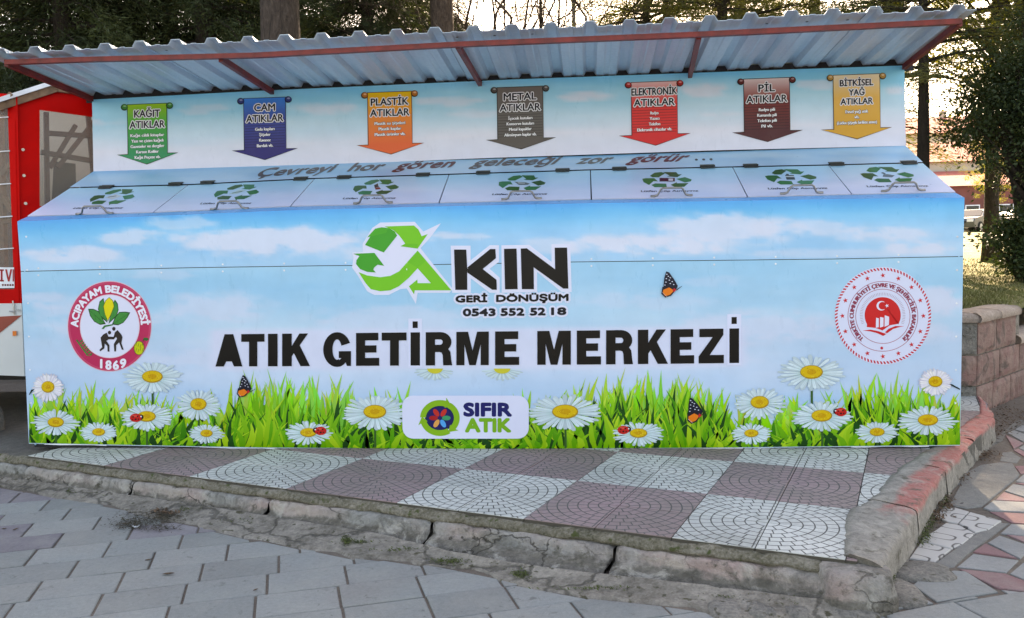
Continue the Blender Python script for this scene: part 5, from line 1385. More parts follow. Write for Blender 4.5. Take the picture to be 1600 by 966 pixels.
for p in ([(1, 421), (4, 421), (4, 440), (1, 440)], [(-1, 421), (6, 421), (6, 423.5), (-1, 423.5)], [(-1, 437.5), (6, 437.5), (6, 440), (-1, 440)], [(8, 421), (11, 421), (13.5, 434), (16, 421), (19, 421), (14.8, 440), (12.2, 440)], [(19.6, 421), (21.8, 421), (21.8, 440), (19.6, 440)]):
    poly(m, p, ple, .0052, (176, 44, 44))
for k in range(5): poly(m, [(3 + k * 3.9, 444), (5.8 + k * 3.9, 444), (5.8 + k * 3.9, 447), (3 + k * 3.9, 447)], ple, .0052, (120, 60, 60))
obj('sign_lettering', m, M['ink'], sg)
# white lower body
m = MB()
sheet(m, [(-120, 476), (33.8, 474), (38, 588), (-120, 582)], ple, .01, .02); sheet(m, [(34, 474), (260, 474), (260, 580), (38, 588)], pr, .01, .02)
obj('lower_body', m, M['white_body'], trl)
m = MB(); sheet(m, [(-60, 498), (33.8, 493), (0, 520), (-60, 548)], ple, .014, .003); obj('body_stripe', m, M['rust_stripe'], trl)
m = MB(); sheet(m, [(19.4, 517.5), (25.6, 517.2), (25.8, 524.6), (19.6, 525)], ple, .022, .010); obj('reflector', m, M['orange'], trl)
m = MB(); m.tube([ple(20, 470, .02), ple(21.5, 480, .022), ple(22.5, 492, .02)], .005, 6); m.tube([ple(15, 486.5, .024), ple(22, 487, .026)], .006, 6); m.tube([ple(28.5, 485, .02), ple(28.6, 485, .028)], .009, 8)
obj('latch', m, M['zinc'], trl)
# chassis, back body, inside
ctr = C0 + tdir * 1.2 + np.array([-1.0, .9, 0])
m = MB().box((C0[0] - 1.0, C0[1] + 1.0, .36), (2.0, 1.6, .12)); obj('chassis', m, M['under'], trl)
for dx in (-1.15, -1.75):
    m = MB(); c = np.array([C0[0] + dx, C0[1] + .45, .08 - .0]); m.tube([c - (0, .08, 0), c + (0, .08, 0)], .26, 20); wh = obj('wheel', m, M['under'], trl)
    obj('rim', MB().tube([c - (0, .09, 0), c - (0, .07, 0)], .14, 16), M['zinc'], wh)
m = MB()
bk0 = C0 - tn * .55
sheet(m, [(40, 165), (330, 165), (330, 330), (40, 330)], pr, -.95, .02); obj('inner_board', m, M['beige'], trl)
m = MB()
for (a, b, w_2) in (((72, 176), (74, 320), .05), ((118, 196), (78, 262), .045), ((150, 186), (90, 262), .05), ((70, 208), (160, 214), .06), ((64, 238), (170, 256), .07), ((135, 150), (150, 320), .04)):
    m.bar(pr(*a, -.28), pr(*b, -.28), .03, w_2, up=tuple(tn))
obj('inner_frame', m, M['dark_wood'], trl)
m = MB(); sheet(m, [(84, 252), (118, 256), (120, 330), (80, 330)], pr, -.5, .3); obj('inner_cabinet', m, M['under'], trl)
m = MB(); sheet(m, [(-120, 165), (26, 165), (26, 460), (-120, 460)], ple, -.9, .02); obj('inner_backdrop', m, M['dark_wood'], trl)
m = MB()
for (a, b) in (((-60, 210), (20, 330)), ((-20, 300), (24, 250)), ((0, 180), (8, 450)), ((-60, 352), (24, 345))): m.bar(ple(*a, -.3), ple(*b, -.3), .03, .05, up=tuple(lnn))
obj('inner_frame', m, M['wood'], trl)
# roof edge: white capping on a timber fascia
m = MB(); q = [pr(-14, 163, .04), pr(76, 132, .04)]
m.bar(pr(-14, 161, .03), pr(78, 131.5, .03), .06, .028); m.bar(pr(78, 131.5, .03), pr(240, 150, .03), .06, .028); m.bar(ple(-14, 161, .03), ple(-160, 150, .03), .06, .028)
obj('roof_capping', m, M['white_edge'], trl)
m = MB(); m.bar(pr(-10, 169, .02), pr(88, 137, .02), .03, .055); m.bar(pr(88, 137, .02), pr(240, 158, .02), .03, .055)
obj('timber_fascia', m, M['wood'], trl)
m = MB(); m.bar(ple(0, 172, .02), ple(18, 146, .03), .02, .03); obj('timber_strut', m, M['wood'], trl)
V = [pr(20, 140, -.0), pr(90, 128, -.0), pr(90, 128, -1.6), pr(20, 140, -1.6)]
# rock under the trailer
rs = []
c = np.array([-.78, .50, 0])
m = MB()
for (dx, w_3, hh_) in ((0, .36, .16), (-.42, .40, .17)):
    rows = []
    for f, z in ((1, -.02), (1.0, .04), (.98, .10), (.93, .145), (.7, .16), (0, .162)):
        rows.append([(c[0] + dx + w_3 / 2 * f * math.copysign(abs(math.cos(a)) ** .45, math.cos(a)), c[1] + .16 * f * math.copysign(abs(math.sin(a)) ** .45, math.sin(a)), z * hh_ / .16) for a in np.linspace(0, 2 * PI, 33)])
    o = obj('stone_block', rough_strip(rows, .009, int(dx * 10) + 60, False), M['rubble'], None, True, org=(c[0] + dx, c[1], 0))
    tag(o, 'rough grey stone block under the trailer, %s' % ('nearest the station' if dx == 0 else 'at the left edge'), 'stone block')

# ================================================================== garden wall
def stonemat():
    n = NT('pink_rusticated_stone'); gm = n.n('ShaderNodeNewGeometry').outputs['Position']; oi = n.n('ShaderNodeObjectInfo')
    f = n.noise(gm, 7, 6, .65); g_ = n.noise(gm, 30, 6, .7); h = n.noise(gm, 4, 4, .6, 1.5)
    c = n.mix(n.ramp(f, [(.35, (0, 0, 0)), (.65, (1, 1, 1))]), L4((142, 106, 98)), L4((158, 132, 120)))
    c = n.mix(n.ramp(h, [(.52, (0, 0, 0)), (.66, (1, 1, 1))]), c, L4((96, 84, 76)))
    c = n.mix(1.0, c, n.ramp(oi.outputs['Random'], [(0, (.85,) * 3), (1, (1.1,) * 3)]), 'MULTIPLY')
    n.base(c); n.set(Roughness=.92); n.bump(n.math('ADD', n.math('MULTIPLY', f, 2.0), g_), .9, .02)
    return n.m
M['stone'] = stonemat()
M['cap'] = groundmat('cap_stone', (126, 112, 100), (160, 140, 126), (186, 170, 156), 5, .9, .4, 30)
P0 = np.array([6.2023, 1.6353, 0]); wd1 = np.array([.655, .756, 0]); wd1 /= np.linalg.norm(wd1); wn1 = np.array([wd1[1], -wd1[0], 0]); wd0 = np.array([-1.0, 0, 0]); wn0 = np.array([0, -1.0, 0])
wall = empty('garden_wall', P0); tag(wall, 'low stepped wall of pinkish rough stone blocks with cap stones behind the right end of the station', 'wall')
def block(u0, u1, z0, z1, dr, nr, mat=None, thick=.16, name='stone_block', bulge=.012, seed=0):
    g_ = .006; u0 += g_; u1 -= g_; z0 += g_; z1 -= g_
    N1, N2 = 9, 7; rows = []
    for j in range(N2):
        row = []
        for i in range(N1):
            s, t = i / (N1 - 1), j / (N2 - 1)
            e = min(s, 1 - s, t, 1 - t) * 6; k = min(1, e)
            p = P0 + dr * (u0 + (u1 - u0) * s) + nr * (bulge * k + .012 * (noise2(s * 3 + seed, t * 3 + seed * 2, seed) - .5) * k) + np.array([0, 0, z0 + (z1 - z0) * t])
            row.append(tuple(p))
        rows.append(row)
    m = rough_strip(rows, .001, seed, False)
    P = [np.array(rows[0][0]), np.array(rows[0][-1]), np.array(rows[-1][-1]), np.array(rows[-1][0])]
    Q = [p - nr * thick for p in P]
    m.add(P + Q, [(0, 4, 5, 1), (1, 5, 6, 2), (2, 6, 7, 3), (3, 7, 4, 0), (4, 7, 6, 5)])
    obj(name, m, mat or M['stone'], wall)
core = MB()
def run(p, dr, nr, L_, z0, z1, th=.22): core.box(P0 + dr * (L_ / 2 + p) - nr * (th / 2 + .012) + np.array([0, 0, (z0 + z1) / 2]), (L_, th, z1 - z0), dr, nr)
run(0, wd0, wn0, 5.0, -.14, .54); run(0.02, wd1, wn1, 1.0, -.14, .54); run(1.0, wd1, wn1, 6, -.14, .30)
obj('mortar_core', core, M['mortar'], wall)
zc = [-.16, .07, .30, .54]
sd = 0
for r_, (z0, z1) in enumerate(zip(zc[:-1], zc[1:])):
    u = 0 if r_ != 1 else 0
    us = [0, .42, .84, 1.26, 1.68, 2.1, 2.52] if r_ % 2 == 0 else [0, .24, .66, 1.08, 1.5, 1.92, 2.34]
    for a, b in zip(us[:-1], us[1:]): sd += 1; block(a, b, z0, z1, wd0, wn0, M['rubble'] if (r_ != 1 and a == 0) else None, seed=sd)
    if r_ == 2: us = [0, .42, .84 + .06]
    elif r_ == 1: us = [0, .10, .50, .58, 1.0, 1.42, 1.84, 2.26, 2.68, 3.1, 3.5]
    else: us = [0, .36, .78, .90, 1.32, 1.74, 2.16, 2.58, 3.0, 3.42]
    for a, b in zip(us[:-1], us[1:]): sd += 1; block(a, b, z0, z1, wd1, wn1, seed=sd)
def cap(u0, u1, z, dr, nr, seed):
    rows = []
    for o, dz in ((.028, 0), (.034, .025), (.026, .05), (.0, .068), (-.1, .075), (-.22, .068), (-.26, .04), (-.26, 0)):
        rows.append([tuple(P0 + dr * u + nr * o + np.array([0, 0, z + dz])) for u in np.linspace(u0 + .003, u1 - .003, 10)])
    m = rough_strip(rows, .003, seed)
    obj('cap_stone', m, M['cap'], wall, True)
for k, u in enumerate(np.arange(0, 2.6, .5)): cap(u, u + .5, .54, wd0, wn0, k)
cap(-.03, .44, .54, wd1, wn1, 11); cap(.44, .93, .54, wd1, wn1, 12)
for k, u in enumerate((.93, 1.45, 1.97, 2.49, 3.0)): cap(u, u + .52, .30, wd1, wn1, 20 + k)
w2 = empty('far_garden_wall', (9.6, 4.2, 0)); tag(w2, 'yellowish plastered low wall with a pale cap beyond the stepped stone wall', 'wall')
M['yellow_plaster'] = simple('yellowish_plaster', (150, 124, 84), .85, 0, .2, 5, .3)
q0, q1 = np.array([8.5, 3.35, 0]), np.array([12.0, 3.9, 0])
obj('wall_face', MB().bar(q0 + (0, .1, .12), q1 + (0, .1, .12), .22, .62), M['yellow_plaster'], w2)
obj('cap_stone', MB().bar(q0 + (0, .1, .455), q1 + (0, .1, .455), .30, .05), M['cap'], w2)

# ================================================================== lawn and far street
n = NT('lawn_ground'); gm = n.n('ShaderNodeNewGeometry').outputs['Position']
f = n.noise(gm, .7, 6, .6); g_ = n.noise(gm, 9, 6, .7)
c = n.mix(n.ramp(f, [(.35, (0, 0, 0)), (.65, (1, 1, 1))]), L4((122, 120, 66)), L4((160, 148, 104)))
c = n.mix(n.ramp(g_, [(.4, (0, 0, 0)), (.65, (1, 1, 1))]), c, L4((92, 94, 48)))
n.base(c); n.set(Roughness=.95); n.bump(g_, 1.0, .05); M['lawn'] = n.m
def zlawn(x, y):
    return .50 + .0245 * (y - 1.6) + .05 * (noise2(x * .4, y * .4, 4, 3) - .5)
m = MB(); ys = np.r_[np.linspace(1.72, 12, 42), np.linspace(13, 52, 40)]; nxl = 80
for y in ys:
    xr2 = 6.1 + (y - 1.72) * .853
    for i in range(nxl + 1):
        x = .4 - (y - 1.72) * 1.2 + (xr2 - (.4 - (y - 1.72) * 1.2)) * i / nxl
        m.v.append((float(x), float(y), float(zlawn(x, y)))); m.c.append((1, 1, 1))
m.f = [(j * (nxl + 1) + i, j * (nxl + 1) + i + 1, (j + 1) * (nxl + 1) + i + 1, (j + 1) * (nxl + 1) + i) for j in range(len(ys) - 1) for i in range(nxl)]
lawn = obj('lawn', m, M['lawn'], None, True); tag(lawn, kind='structure')
M['asphalt'] = simple('grey_asphalt', (150, 148, 144), .85, 0, .08, 1)
tag(obj('far_road', gridsheet(-60, 90, 51.8, 75, 6, 3, lambda x, y: x * 0 + 1.74), M['asphalt']), kind='structure')
tag(obj('far_kerb', MB().box((15, 51.7, 1.72), (150, .3, .24)), M['cap']), kind='structure')
tag(obj('hill_ground', gridsheet(-200, 300, 74.5, 400, 6, 6, lambda x, y: 1.6 + (y - 74) * .02), M['lawn']), kind='structure')
# grass blades on the near lawn
r = np.random.RandomState(3); N = 26000
y_ = 1.75 + 11 * r.rand(N) ** 1.5; x_ = 5.2 + (y_ - 1.72) * .853 * r.rand(N) + r.rand(N) * .7 + (y_ - 1.7) * .1
x_ = np.minimum(x_, 6.0 + (y_ - 1.72) * .853)
z_ = zlawn(x_, y_); a_ = r.rand(N) * 2 * PI; h_ = .012 + .028 * r.rand(N); w_4 = .006 + .004 * r.rand(N)
dx = np.cos(a_) * w_4; dy = np.sin(a_) * w_4; lx = (r.rand(N) - .5) * .05; ly = (r.rand(N) - .5) * .05
V = np.stack([np.stack([x_ - dx, y_ - dy, z_ - .005], 1), np.stack([x_ + dx, y_ + dy, z_ - .005], 1), np.stack([x_ + lx, y_ + ly, z_ + h_], 1)], 1).reshape(-1, 3)
def fastmesh(name, V, nper, colors=None):
    me = bpy.data.meshes.new(name); nv = len(V); nf = nv // nper
    me.vertices.add(nv); me.vertices.foreach_set('co', V.astype(np.float32).ravel())
    me.loops.add(nv); me.loops.foreach_set('vertex_index', np.arange(nv, dtype=np.int32))
    me.polygons.add(nf); me.polygons.foreach_set('loop_start', np.arange(0, nv, nper, dtype=np.int32)); me.polygons.foreach_set('loop_total', np.full(nf, nper, np.int32))
    if colors is not None:
        a = me.color_attributes.new('Col', 'FLOAT_COLOR', 'POINT'); c = np.ones((nv, 4), np.float32); c[:, :3] = np.repeat(colors, nper, 0); a.data.foreach_set('color', c.ravel())
    me.update(); me.validate(); return me
M['grass'] = simple('grass_blades', (112, 110, 60), .85, 0, .4, 2)
o = link('grass_blades', fastmesh('grass_blades', V, 3), M['grass']); tag(o, 'short dry-green grass on the bank behind the stone wall', 'grass', kind='stuff')
# ================================================================== trees
def leafmat(name, c1, c2, trans=.35, rough=.6):
    n = NT(name)
    a = n.n('ShaderNodeVertexColor'); a.layer_name = 'Col'
    gm = n.n('ShaderNodeNewGeometry').outputs['Position']
    f = n.noise(gm, 1.1, 4)
    c = n.mix(n.ramp(f, [(.35, (0, 0, 0)), (.65, (1, 1, 1))]), L4(c1), L4(c2))
    c = n.mix(1.0, c, a.outputs[0], 'MULTIPLY')
    n.base(c); n.set(Roughness=rough, Specular_IOR_Level=.25)
    t = n.n('ShaderNodeBsdfTranslucent'); n.l(n.mix(1.0, c, (1.5, 1.45, .7, 1), 'MULTIPLY'), t.inputs[0])
    mx = n.n('ShaderNodeMixShader'); mx.inputs[0].default_value = trans
    out = [x for x in n.t.nodes if x.type == 'OUTPUT_MATERIAL'][0]
    n.l(n.b.outputs[0], mx.inputs[1]); n.l(t.outputs[0], mx.inputs[2]); n.l(mx.outputs[0], out.inputs[0])
    return n.m
M['spruce'] = leafmat('dark_spruce_needles', (54, 66, 48), (70, 80, 50), .22)
M['cedar'] = leafmat('olive_cedar_needles', (84, 92, 56), (104, 104, 62), .3)
M['leaf_dark'] = leafmat('dark_evergreen_leaves', (46, 62, 42), (62, 76, 46), .2, .45)
M['leaf_yellow'] = leafmat('yellow_green_leaves', (112, 118, 44), (136, 132, 52), .45)
def barkmat(name, c1, c2, c3):
    n = NT(name); gm = n.n('ShaderNodeNewGeometry').outputs['Position']
    v = mapping(n, gm, (1, 1, .3)); f = n.noise(v, 22, 7, .75, 1.2); g_ = n.noise(gm, 2, 4)
    c = n.ramp(f, [(.3, L4(c1)), (.5, L4(c2)), (.72, L4(c3))])
    c = n.mix(n.math('MULTIPLY', g_, .4), c, L4(c1))
    n.base(c); n.set(Roughness=.95); n.bump(f, 1.0, .06); return n.m
M['bark'] = barkmat('grey_brown_bark', (36, 30, 26), (84, 72, 64), (116, 104, 94))
M['bark_light'] = barkmat('pale_brown_bark', (56, 46, 40), (104, 88, 78), (134, 118, 106))
M['bark_dark'] = barkmat('dark_bark', (38, 32, 28), (60, 52, 44), (84, 72, 62))
def quads(P, D, Lg, Wd, r):
    """diamond leaves: base P, direction D"""
    D = D / (np.linalg.norm(D, axis=1, keepdims=True) + 1e-9)
    q = r.randn(*D.shape); S = np.cross(D, q); S /= (np.linalg.norm(S, axis=1, keepdims=True) + 1e-9)
    a = P; b = P + D * (Lg * .45)[:, None] + S * (Wd * .5)[:, None]; c = P + D * Lg[:, None]; d = P + D * (Lg * .45)[:, None] - S * (Wd * .5)[:, None]
    return np.stack([a, b, c, d], 1).reshape(-1, 3)
def conifer(h, R, z0, seed, nbr=90, nspray=7000, per=5, droop=.25, leafL=.11, leafW=.028, power=.75, flat=.5, big=None):
    r = np.random.RandomState(seed)
    zb = z0 + (h - z0) * np.sort(r.rand(nbr)) ** 1.1 * .97
    az = np.cumsum(2.4 + .5 * r.randn(nbr))
    Lb = R * (1 - (zb - z0) / (h - z0) * .96) ** power * (.62 + .45 * r.rand(nbr)); Lb = np.maximum(Lb, .25)
    w = Lb / Lb.sum()
    b = r.choice(nbr, nspray, p=w); t = .12 + .9 * r.rand(nspray) ** .75
    dirx, diry = np.cos(az[b]), np.sin(az[b])
    side = r.randn(nspray) * .36 * (Lb[b] * (1.12 - t) * .45 + .10)
    lt = Lb[b] * t
    X = dirx * lt - diry * side; Y = diry * lt + dirx * side
    Z = zb[b] + .12 * lt - droop * lt * t - np.abs(side) * .25 + r.randn(nspray) * .05
    P = np.stack([X, Y, Z], 1)
    P = np.repeat(P, per, 0); n = len(P)
    P += r.randn(n, 3) * np.array([.085, .085, .06])
    base = np.stack([np.repeat(dirx, per), np.repeat(diry, per), np.full(n, -droop * 1.2)], 1)
    sg = np.repeat(np.sign(side), per)
    base += np.stack([-np.repeat(diry, per) * sg, np.repeat(dirx, per) * sg, np.zeros(n)], 1) * .7
    D = base + r.randn(n, 3) * np.array([.5, .5, flat])
    sz = (.6 + .8 * r.rand(n))
    if big: sz = sz * np.where(P[:, 2] > big[0], big[1], 1)
    V = quads(P, D, leafL * sz, leafW * sz, r)
    k = .62 + .6 * np.repeat(r.rand(nspray), per); k = np.stack([k, k, k * .95], 1)
    # limbs
    m = MB()
    for i in range(nbr):
        if Lb[i] < .5: continue
        pts = []
        for s in np.linspace(0, .95, 4):
            l_ = Lb[i] * s; pts.append((math.cos(az[i]) * l_, math.sin(az[i]) * l_, zb[i] + .12 * l_ - droop * l_ * s))
        m.tube(pts, [.03 * Lb[i] / 2 + .008, .02 * Lb[i] / 2 + .006, .012, .005], 4, cap=False)
    return fastmesh('crown', V, 4, k), m.mesh('limbs')
def broadleaf(h, z0, R, seed, ncl=140, per=160, leafL=.05, leafW=.03, rc=.28, squash=1.0):
    r = np.random.RandomState(seed)
    u = r.randn(ncl, 3); u /= np.linalg.norm(u, axis=1, keepdims=True)
    rad = r.rand(ncl) ** .45
    C_ = u * rad[:, None] * np.array([R, R, (h - z0) / 2]) + np.array([0, 0, (h + z0) / 2])
    C_ += r.randn(ncl, 3) * .12 * R
    C_ = C_[C_[:, 2] > z0]; ncl = len(C_)
    idx = np.repeat(np.arange(ncl), per); n = len(idx)
    sc = (.6 + .8 * r.rand(ncl))[idx]
    q = r.randn(n, 3); P = C_[idx] + q * rc * sc[:, None] * np.array([.6, .6, .42])
    D = q + r.randn(n, 3) * .8 + np.array([0, 0, -.2])
    sz = .6 + .8 * r.rand(n)
    V = quads(P, D, leafL * sz, leafW * sz, r)
    k = (.65 + .5 * r.rand(ncl))[idx] * (.85 + .3 * r.rand(n)); k = np.stack([k, k, k * .9], 1)
    m = MB()
    for i in range(min(ncl, 60)):
        c = C_[i]; s = np.array([0, 0, z0 - .4 + (c[2] - z0) * .35]); mid = (s + c) / 2 + np.array([0, 0, .1])
        m.tube([s, mid, c], [.03, .018, .006], 4, cap=False)
    return fastmesh('crown', V, 4, k), m.mesh('limbs')
def bare(seed, h=6, spread=.5, gens=5, r0=.05):
    r = random.Random(seed); m = MB()
    def grow(p, d, l, rad, g):
        pts = [p]; q = p.copy(); dd = d.copy()
        for s in range(3):
            dd = dd + np.array([r.gauss(0, .12), r.gauss(0, .12), r.gauss(0.03, .08)]); dd /= np.linalg.norm(dd); q = q + dd * l / 3; pts.append(q)
        m.tube(pts, [rad, rad * .85, rad * .7, rad * .55], 3, cap=False)
        if g == 0: return
        for k in range(r.randint(2, 4)):
            nd = dd + np.array([r.gauss(0, spread), r.gauss(0, spread), r.gauss(.05, spread * .7)]); nd /= np.linalg.norm(nd)
            grow(pts[r.randint(1, 3)], nd, l * r.uniform(.6, .85), rad * .55, g - 1)
    for k in range(5): grow(np.array([0, 0, h * .3]), np.array([r.gauss(0, .5), r.gauss(0, .5), 1.0]) / 1.2, h * .25, r0, gens)
    return m.mesh('branches')
def trunkmesh(h, r0, r1, seed, lean=(0, 0), nseg=10, ns=14, wob=.03):
    m = MB(); pts = []; rr = []
    rs_ = random.Random(seed)
    for i in range(nseg + 1):
        t = i / nseg
        pts.append((lean[0] * t + wob * math.sin(t * 7 + seed), lean[1] * t + wob * math.cos(t * 5 + seed), h * t)); rr.append((r0 + (r1 - r0) * t) * (1 + .45 * math.exp(-t * 14)))
    m.tube(pts, rr, ns)
    V = np.array(m.v)
    d = (noise2(V[:, 0] * 9 + seed, V[:, 2] * 1.2, seed, 3) - .5)
    V[:, 0] *= 1; c = np.repeat(np.array(pts), ns, 0); V = c + (V - c) * (1 + .22 * d)[:, None]
    m.v = [tuple(v) for v in V.tolist()]
    return m.mesh('trunk')
def tree(name, x, y, label, crown, trunk, cmat, bmat, limbs=None, rot=0, sc=1, group=None, cat='tree'):
    o = empty(name, (x, y, float(zlawn(np.array(x), np.array(y))))); o.rotation_euler = (0, 0, rot); o.scale = (sc, sc, sc)
    tag(o, label, cat, group)
    if trunk is not None: link('trunk', trunk, bmat, o, smooth=True)
    if crown is not None: link('crown', crown, cmat, o)
    if limbs is not None: tag(link('limbs', limbs, bmat, o), kind='stuff')
    return o
# mesh kinds shared by several trees
sA = conifer(10.5, 2.1, 1.0, 1, 150, 15000, 8, .42, .095, .015, .6)
sB = conifer(11.5, 2.3, 1.4, 2, 140, 14000, 8, .52, .095, .015, .6)
cA = conifer(10, 2.9, 1.8, 3, 75, 9000, 7, .16, .085, .013, .5, .3)
cB = conifer(9, 2.6, 1.2, 4, 55, 5200, 7, .34, .085, .013, .5, .3)
cC = conifer(9, 2.5, 3.6, 14, 60, 6000, 7, .22, .085, .013, .5, .3)
tr1 = trunkmesh(10, .17, .05, 1); tr2 = trunkmesh(9, .13, .04, 5)
big1 = trunkmesh(11, .26, .12, 3, (.15, .1), 16, 24); big2 = trunkmesh(11, .21, .12, 9, (-.05, 0), 16, 20)
def X_(px, y): return float(at(px, 50, 1, y)[0])
GS = 'dark spruces standing in a row behind the station'
def lab(px): 
    return px
rows_ = [
 ('spruce_tree', -40, 7.2, sA, 'spruce', tr1, 'dark spruce at the left edge of the view, above the food trailer roof', .3, 1.0),
 ('spruce_tree', 95, 6.4, sB, 'spruce', tr1, 'dark drooping spruce above the gap between the trailer and the station roof', 1.9, .95),
 ('spruce_tree', 205, 7.6, sA, 'spruce', tr1, 'dark spruce second to the left of the thick grey-brown trunk', 2.7, 1.05),
 ('spruce_tree', 320, 6.8, sB, 'spruce', tr1, 'dark spruce immediately left of the thick grey-brown trunk', 4.0, 1.0),
 ('spruce_tree', 410, 9.6, sA, 'spruce', tr1, 'dark spruce directly behind the thick grey-brown trunk', 5.1, 1.0),
 ('spruce_tree', 575, 8.8, sB, 'spruce', tr1, 'dark spruce filling the middle between the two bare trunks', .8, .9),
 ('spruce_tree', 655, 11.2, sA, 'spruce', tr1, 'dark spruce just left of the thinner pale trunk, farther back', 2.2, .8),
]
for nm, px, y, cr, mt, tk, lb, ro, s in rows_:
    tree(nm, X_(px, y), y, lb, cr[0], tk, M[mt], M['bark_dark'], cr[1], ro, s, GS)
hi1 = conifer(15, 3.0, 6.6, 21, 70, 6500, 5, .3, .18, .05, .5)
tree('tall_pine', X_(437, 4.4), 4.4, 'tall pine with a thick grey-brown trunk rising behind the left part of the station roof', hi1[0], trunkmesh(14, .235, .12, 3, (.15, .1), 18, 26), M['spruce'], M['bark'], hi1[1])
tree('tall_pine', X_(689, 8.0), 8.0, 'tall pine with a thinner pale brown trunk behind the middle of the station roof', hi1[0], trunkmesh(14, .185, .11, 9, (.04, 0), 18, 22), M['spruce'], M['bark_light'], hi1[1], 2.0)
tree('tall_pine', X_(1760, 6.0), 6.0, 'unseen tall pine added beyond the right edge of the view, its high crown shading the pavement', hi1[0], trunkmesh(14, .185, .11, 9, (.04, 0), 18, 22), M['spruce'], M['bark_light'], hi1[1], 1.0)  # added outside the view to keep sun off the right pavement
GC = 'olive green cedars behind the right half of the station'
for nm, px, y, cr, lb, ro, s in [
 ('cedar_tree', 845, 12.5, cB, 'small sparse cedar showing against the bright sky above the station roof', 1.0, .66),
 ('cedar_tree', 1010, 12.5, cA, 'olive cedar above the roof between the sparse cedar and the right rafters', 2.0, .95),
 ('cedar_tree', 1130, 10.5, cA, 'broad olive cedar above the right-hand part of the roof', 3.6, 1.0),
 ('cedar_tree', 1270, 11.5, cB, 'dark olive cedar above the right end of the roof sheets', 5.0, 1.1),
 ('cedar_tree', 1385, 9.2, cC, 'cedar with layered branches over the right roof corner', .5, .92),
 ('cedar_tree', 1442, 7.4, cC, 'drooping cedar with a thin dark trunk just right of the station back panel', 4.4, .72),
 ('cedar_tree', 1556, 11.5, cC, 'olive cedar behind the yellow-green leaves at the upper right', 1.4, .95)]:
    tree(nm, X_(px, y), y, lb, cr[0], tr2, M['cedar'], M['bark_dark'], cr[1], ro, s, GC)
GB = 'tall trees of the rear row in the park'
yl = broadleaf(7.5, 2.2, 1.9, 31, 130, 130, .055, .034, .26)
dk = broadleaf(3.1, 1.15, 1.05, 32, 115, 200, .045, .026, .22)
sh = broadleaf(.95, .05, .36, 33, 46, 170, .05, .028, .14)
tree('evergreen_tree', float(at(1612, 428, 1, 6.4)[0]), 6.4, 'dark leafy evergreen tree with a slanting trunk on the lawn at the right', dk[0], trunkmesh(1.9, .085, .06, 4, (-.30, .1), 8, 10, .05), M['leaf_dark'], M['bark_dark'], dk[1])
tree('evergreen_tree', float(at(1660, 428, 1, 7.4)[0]), 7.4, 'dark leafy evergreen tree cut by the right edge of the view', dk[0], trunkmesh(2.4, .085, .06, 4, (.1, .1), 8, 10, .05), M['leaf_dark'], M['bark_dark'], dk[1], 2.2, 1.12)
tree('shrub', float(at(1604, 432, 1, 6.1)[0]), 6.1, 'low dark shrub at the foot of the slanting trunk', sh[0], None, M['leaf_dark'], M['bark_dark'], sh[1], cat='shrub')
tree('broadleaf_tree', X_(1606, 8.8), 8.8, 'yellow-green broadleaf tree above the right roof corner', yl[0], trunkmesh(5, .10, .05, 6, (.1, 0), 8, 10), M['leaf_yellow'], M['bark_dark'], yl[1])
tree('broadleaf_tree', X_(1730, 10.5), 10.5, 'yellow-green broadleaf tree at the upper right corner of the view', yl[0], trunkmesh(5, .10, .05, 6, (.1, 0), 8, 10), M['leaf_yellow'], M['bark_dark'], yl[1], 2.0, 1.15)
bt = bare(5, 8, .5, 6, .042)
tree('bare_tree', X_(762, 9.5), 9.5, 'bare pale-branched tree against the sky right of the thinner trunk', None, trunkmesh(3.4, .09, .07, 8), None, M['bark_light'], bt, 0, 1.0)
tree('bare_tree', X_(935, 12), 12, 'bare tree against the sky left of the olive cedars', None, trunkmesh(3.4, .09, .07, 8), None, M['bark_light'], bt, 2.4, 1.1)
# far rows: shade and depth
k = 0
for (x, y, s, kd) in [(-9, 12, 1.3, 0), (-6.5, 15, 1.4, 1), (-3.4, 13, 1.35, 0), (-1.2, 16, 1.45, 1), (7.4, 18, 1.35, 2), (5.6, 19, 1.3, 3), (8.7, 10.6, 1.0, 4)]:  # last conifer added so its high crown blocks a sun patch on the pavement
    cr = (sA, sB, cA, cB, hi1)[kd]; k += 1
    side_ = ['far left, behind the food trailer', 'left, second of the rear row', 'left, behind the second spruce', 'behind the thick grey-brown trunk', 'right, behind the broad olive cedar', 'behind the roof middle right', 'added close behind the cedar at the right roof corner to shade the pavement'][k - 1]
    tree('tall_conifer', x, y, 'tall conifer of the rear row, ' + side_, cr[0], tr1, M['spruce'] if kd < 2 else M['cedar'], M['bark_dark'], cr[1], k * 1.3, s, GB)
def far_tree(px, y, sc, lb, trunkonly=False):
    x = float(at(px, 370, 1, y)[0]); o = tree('park_tree', x, y, lb, yl[0], trunkmesh(5, .2, .1, 6, (.1, 0), 8, 10), M['leaf_dark'], M['bark_light'], yl[1], px, sc, 'distant park trees by the far road'); return o
far_tree(1556, 42, .75, 'distant park tree with a pale trunk beside the parked cars')
far_tree(1640, 49, 1.2, 'distant park tree beyond the right edge shrubs')
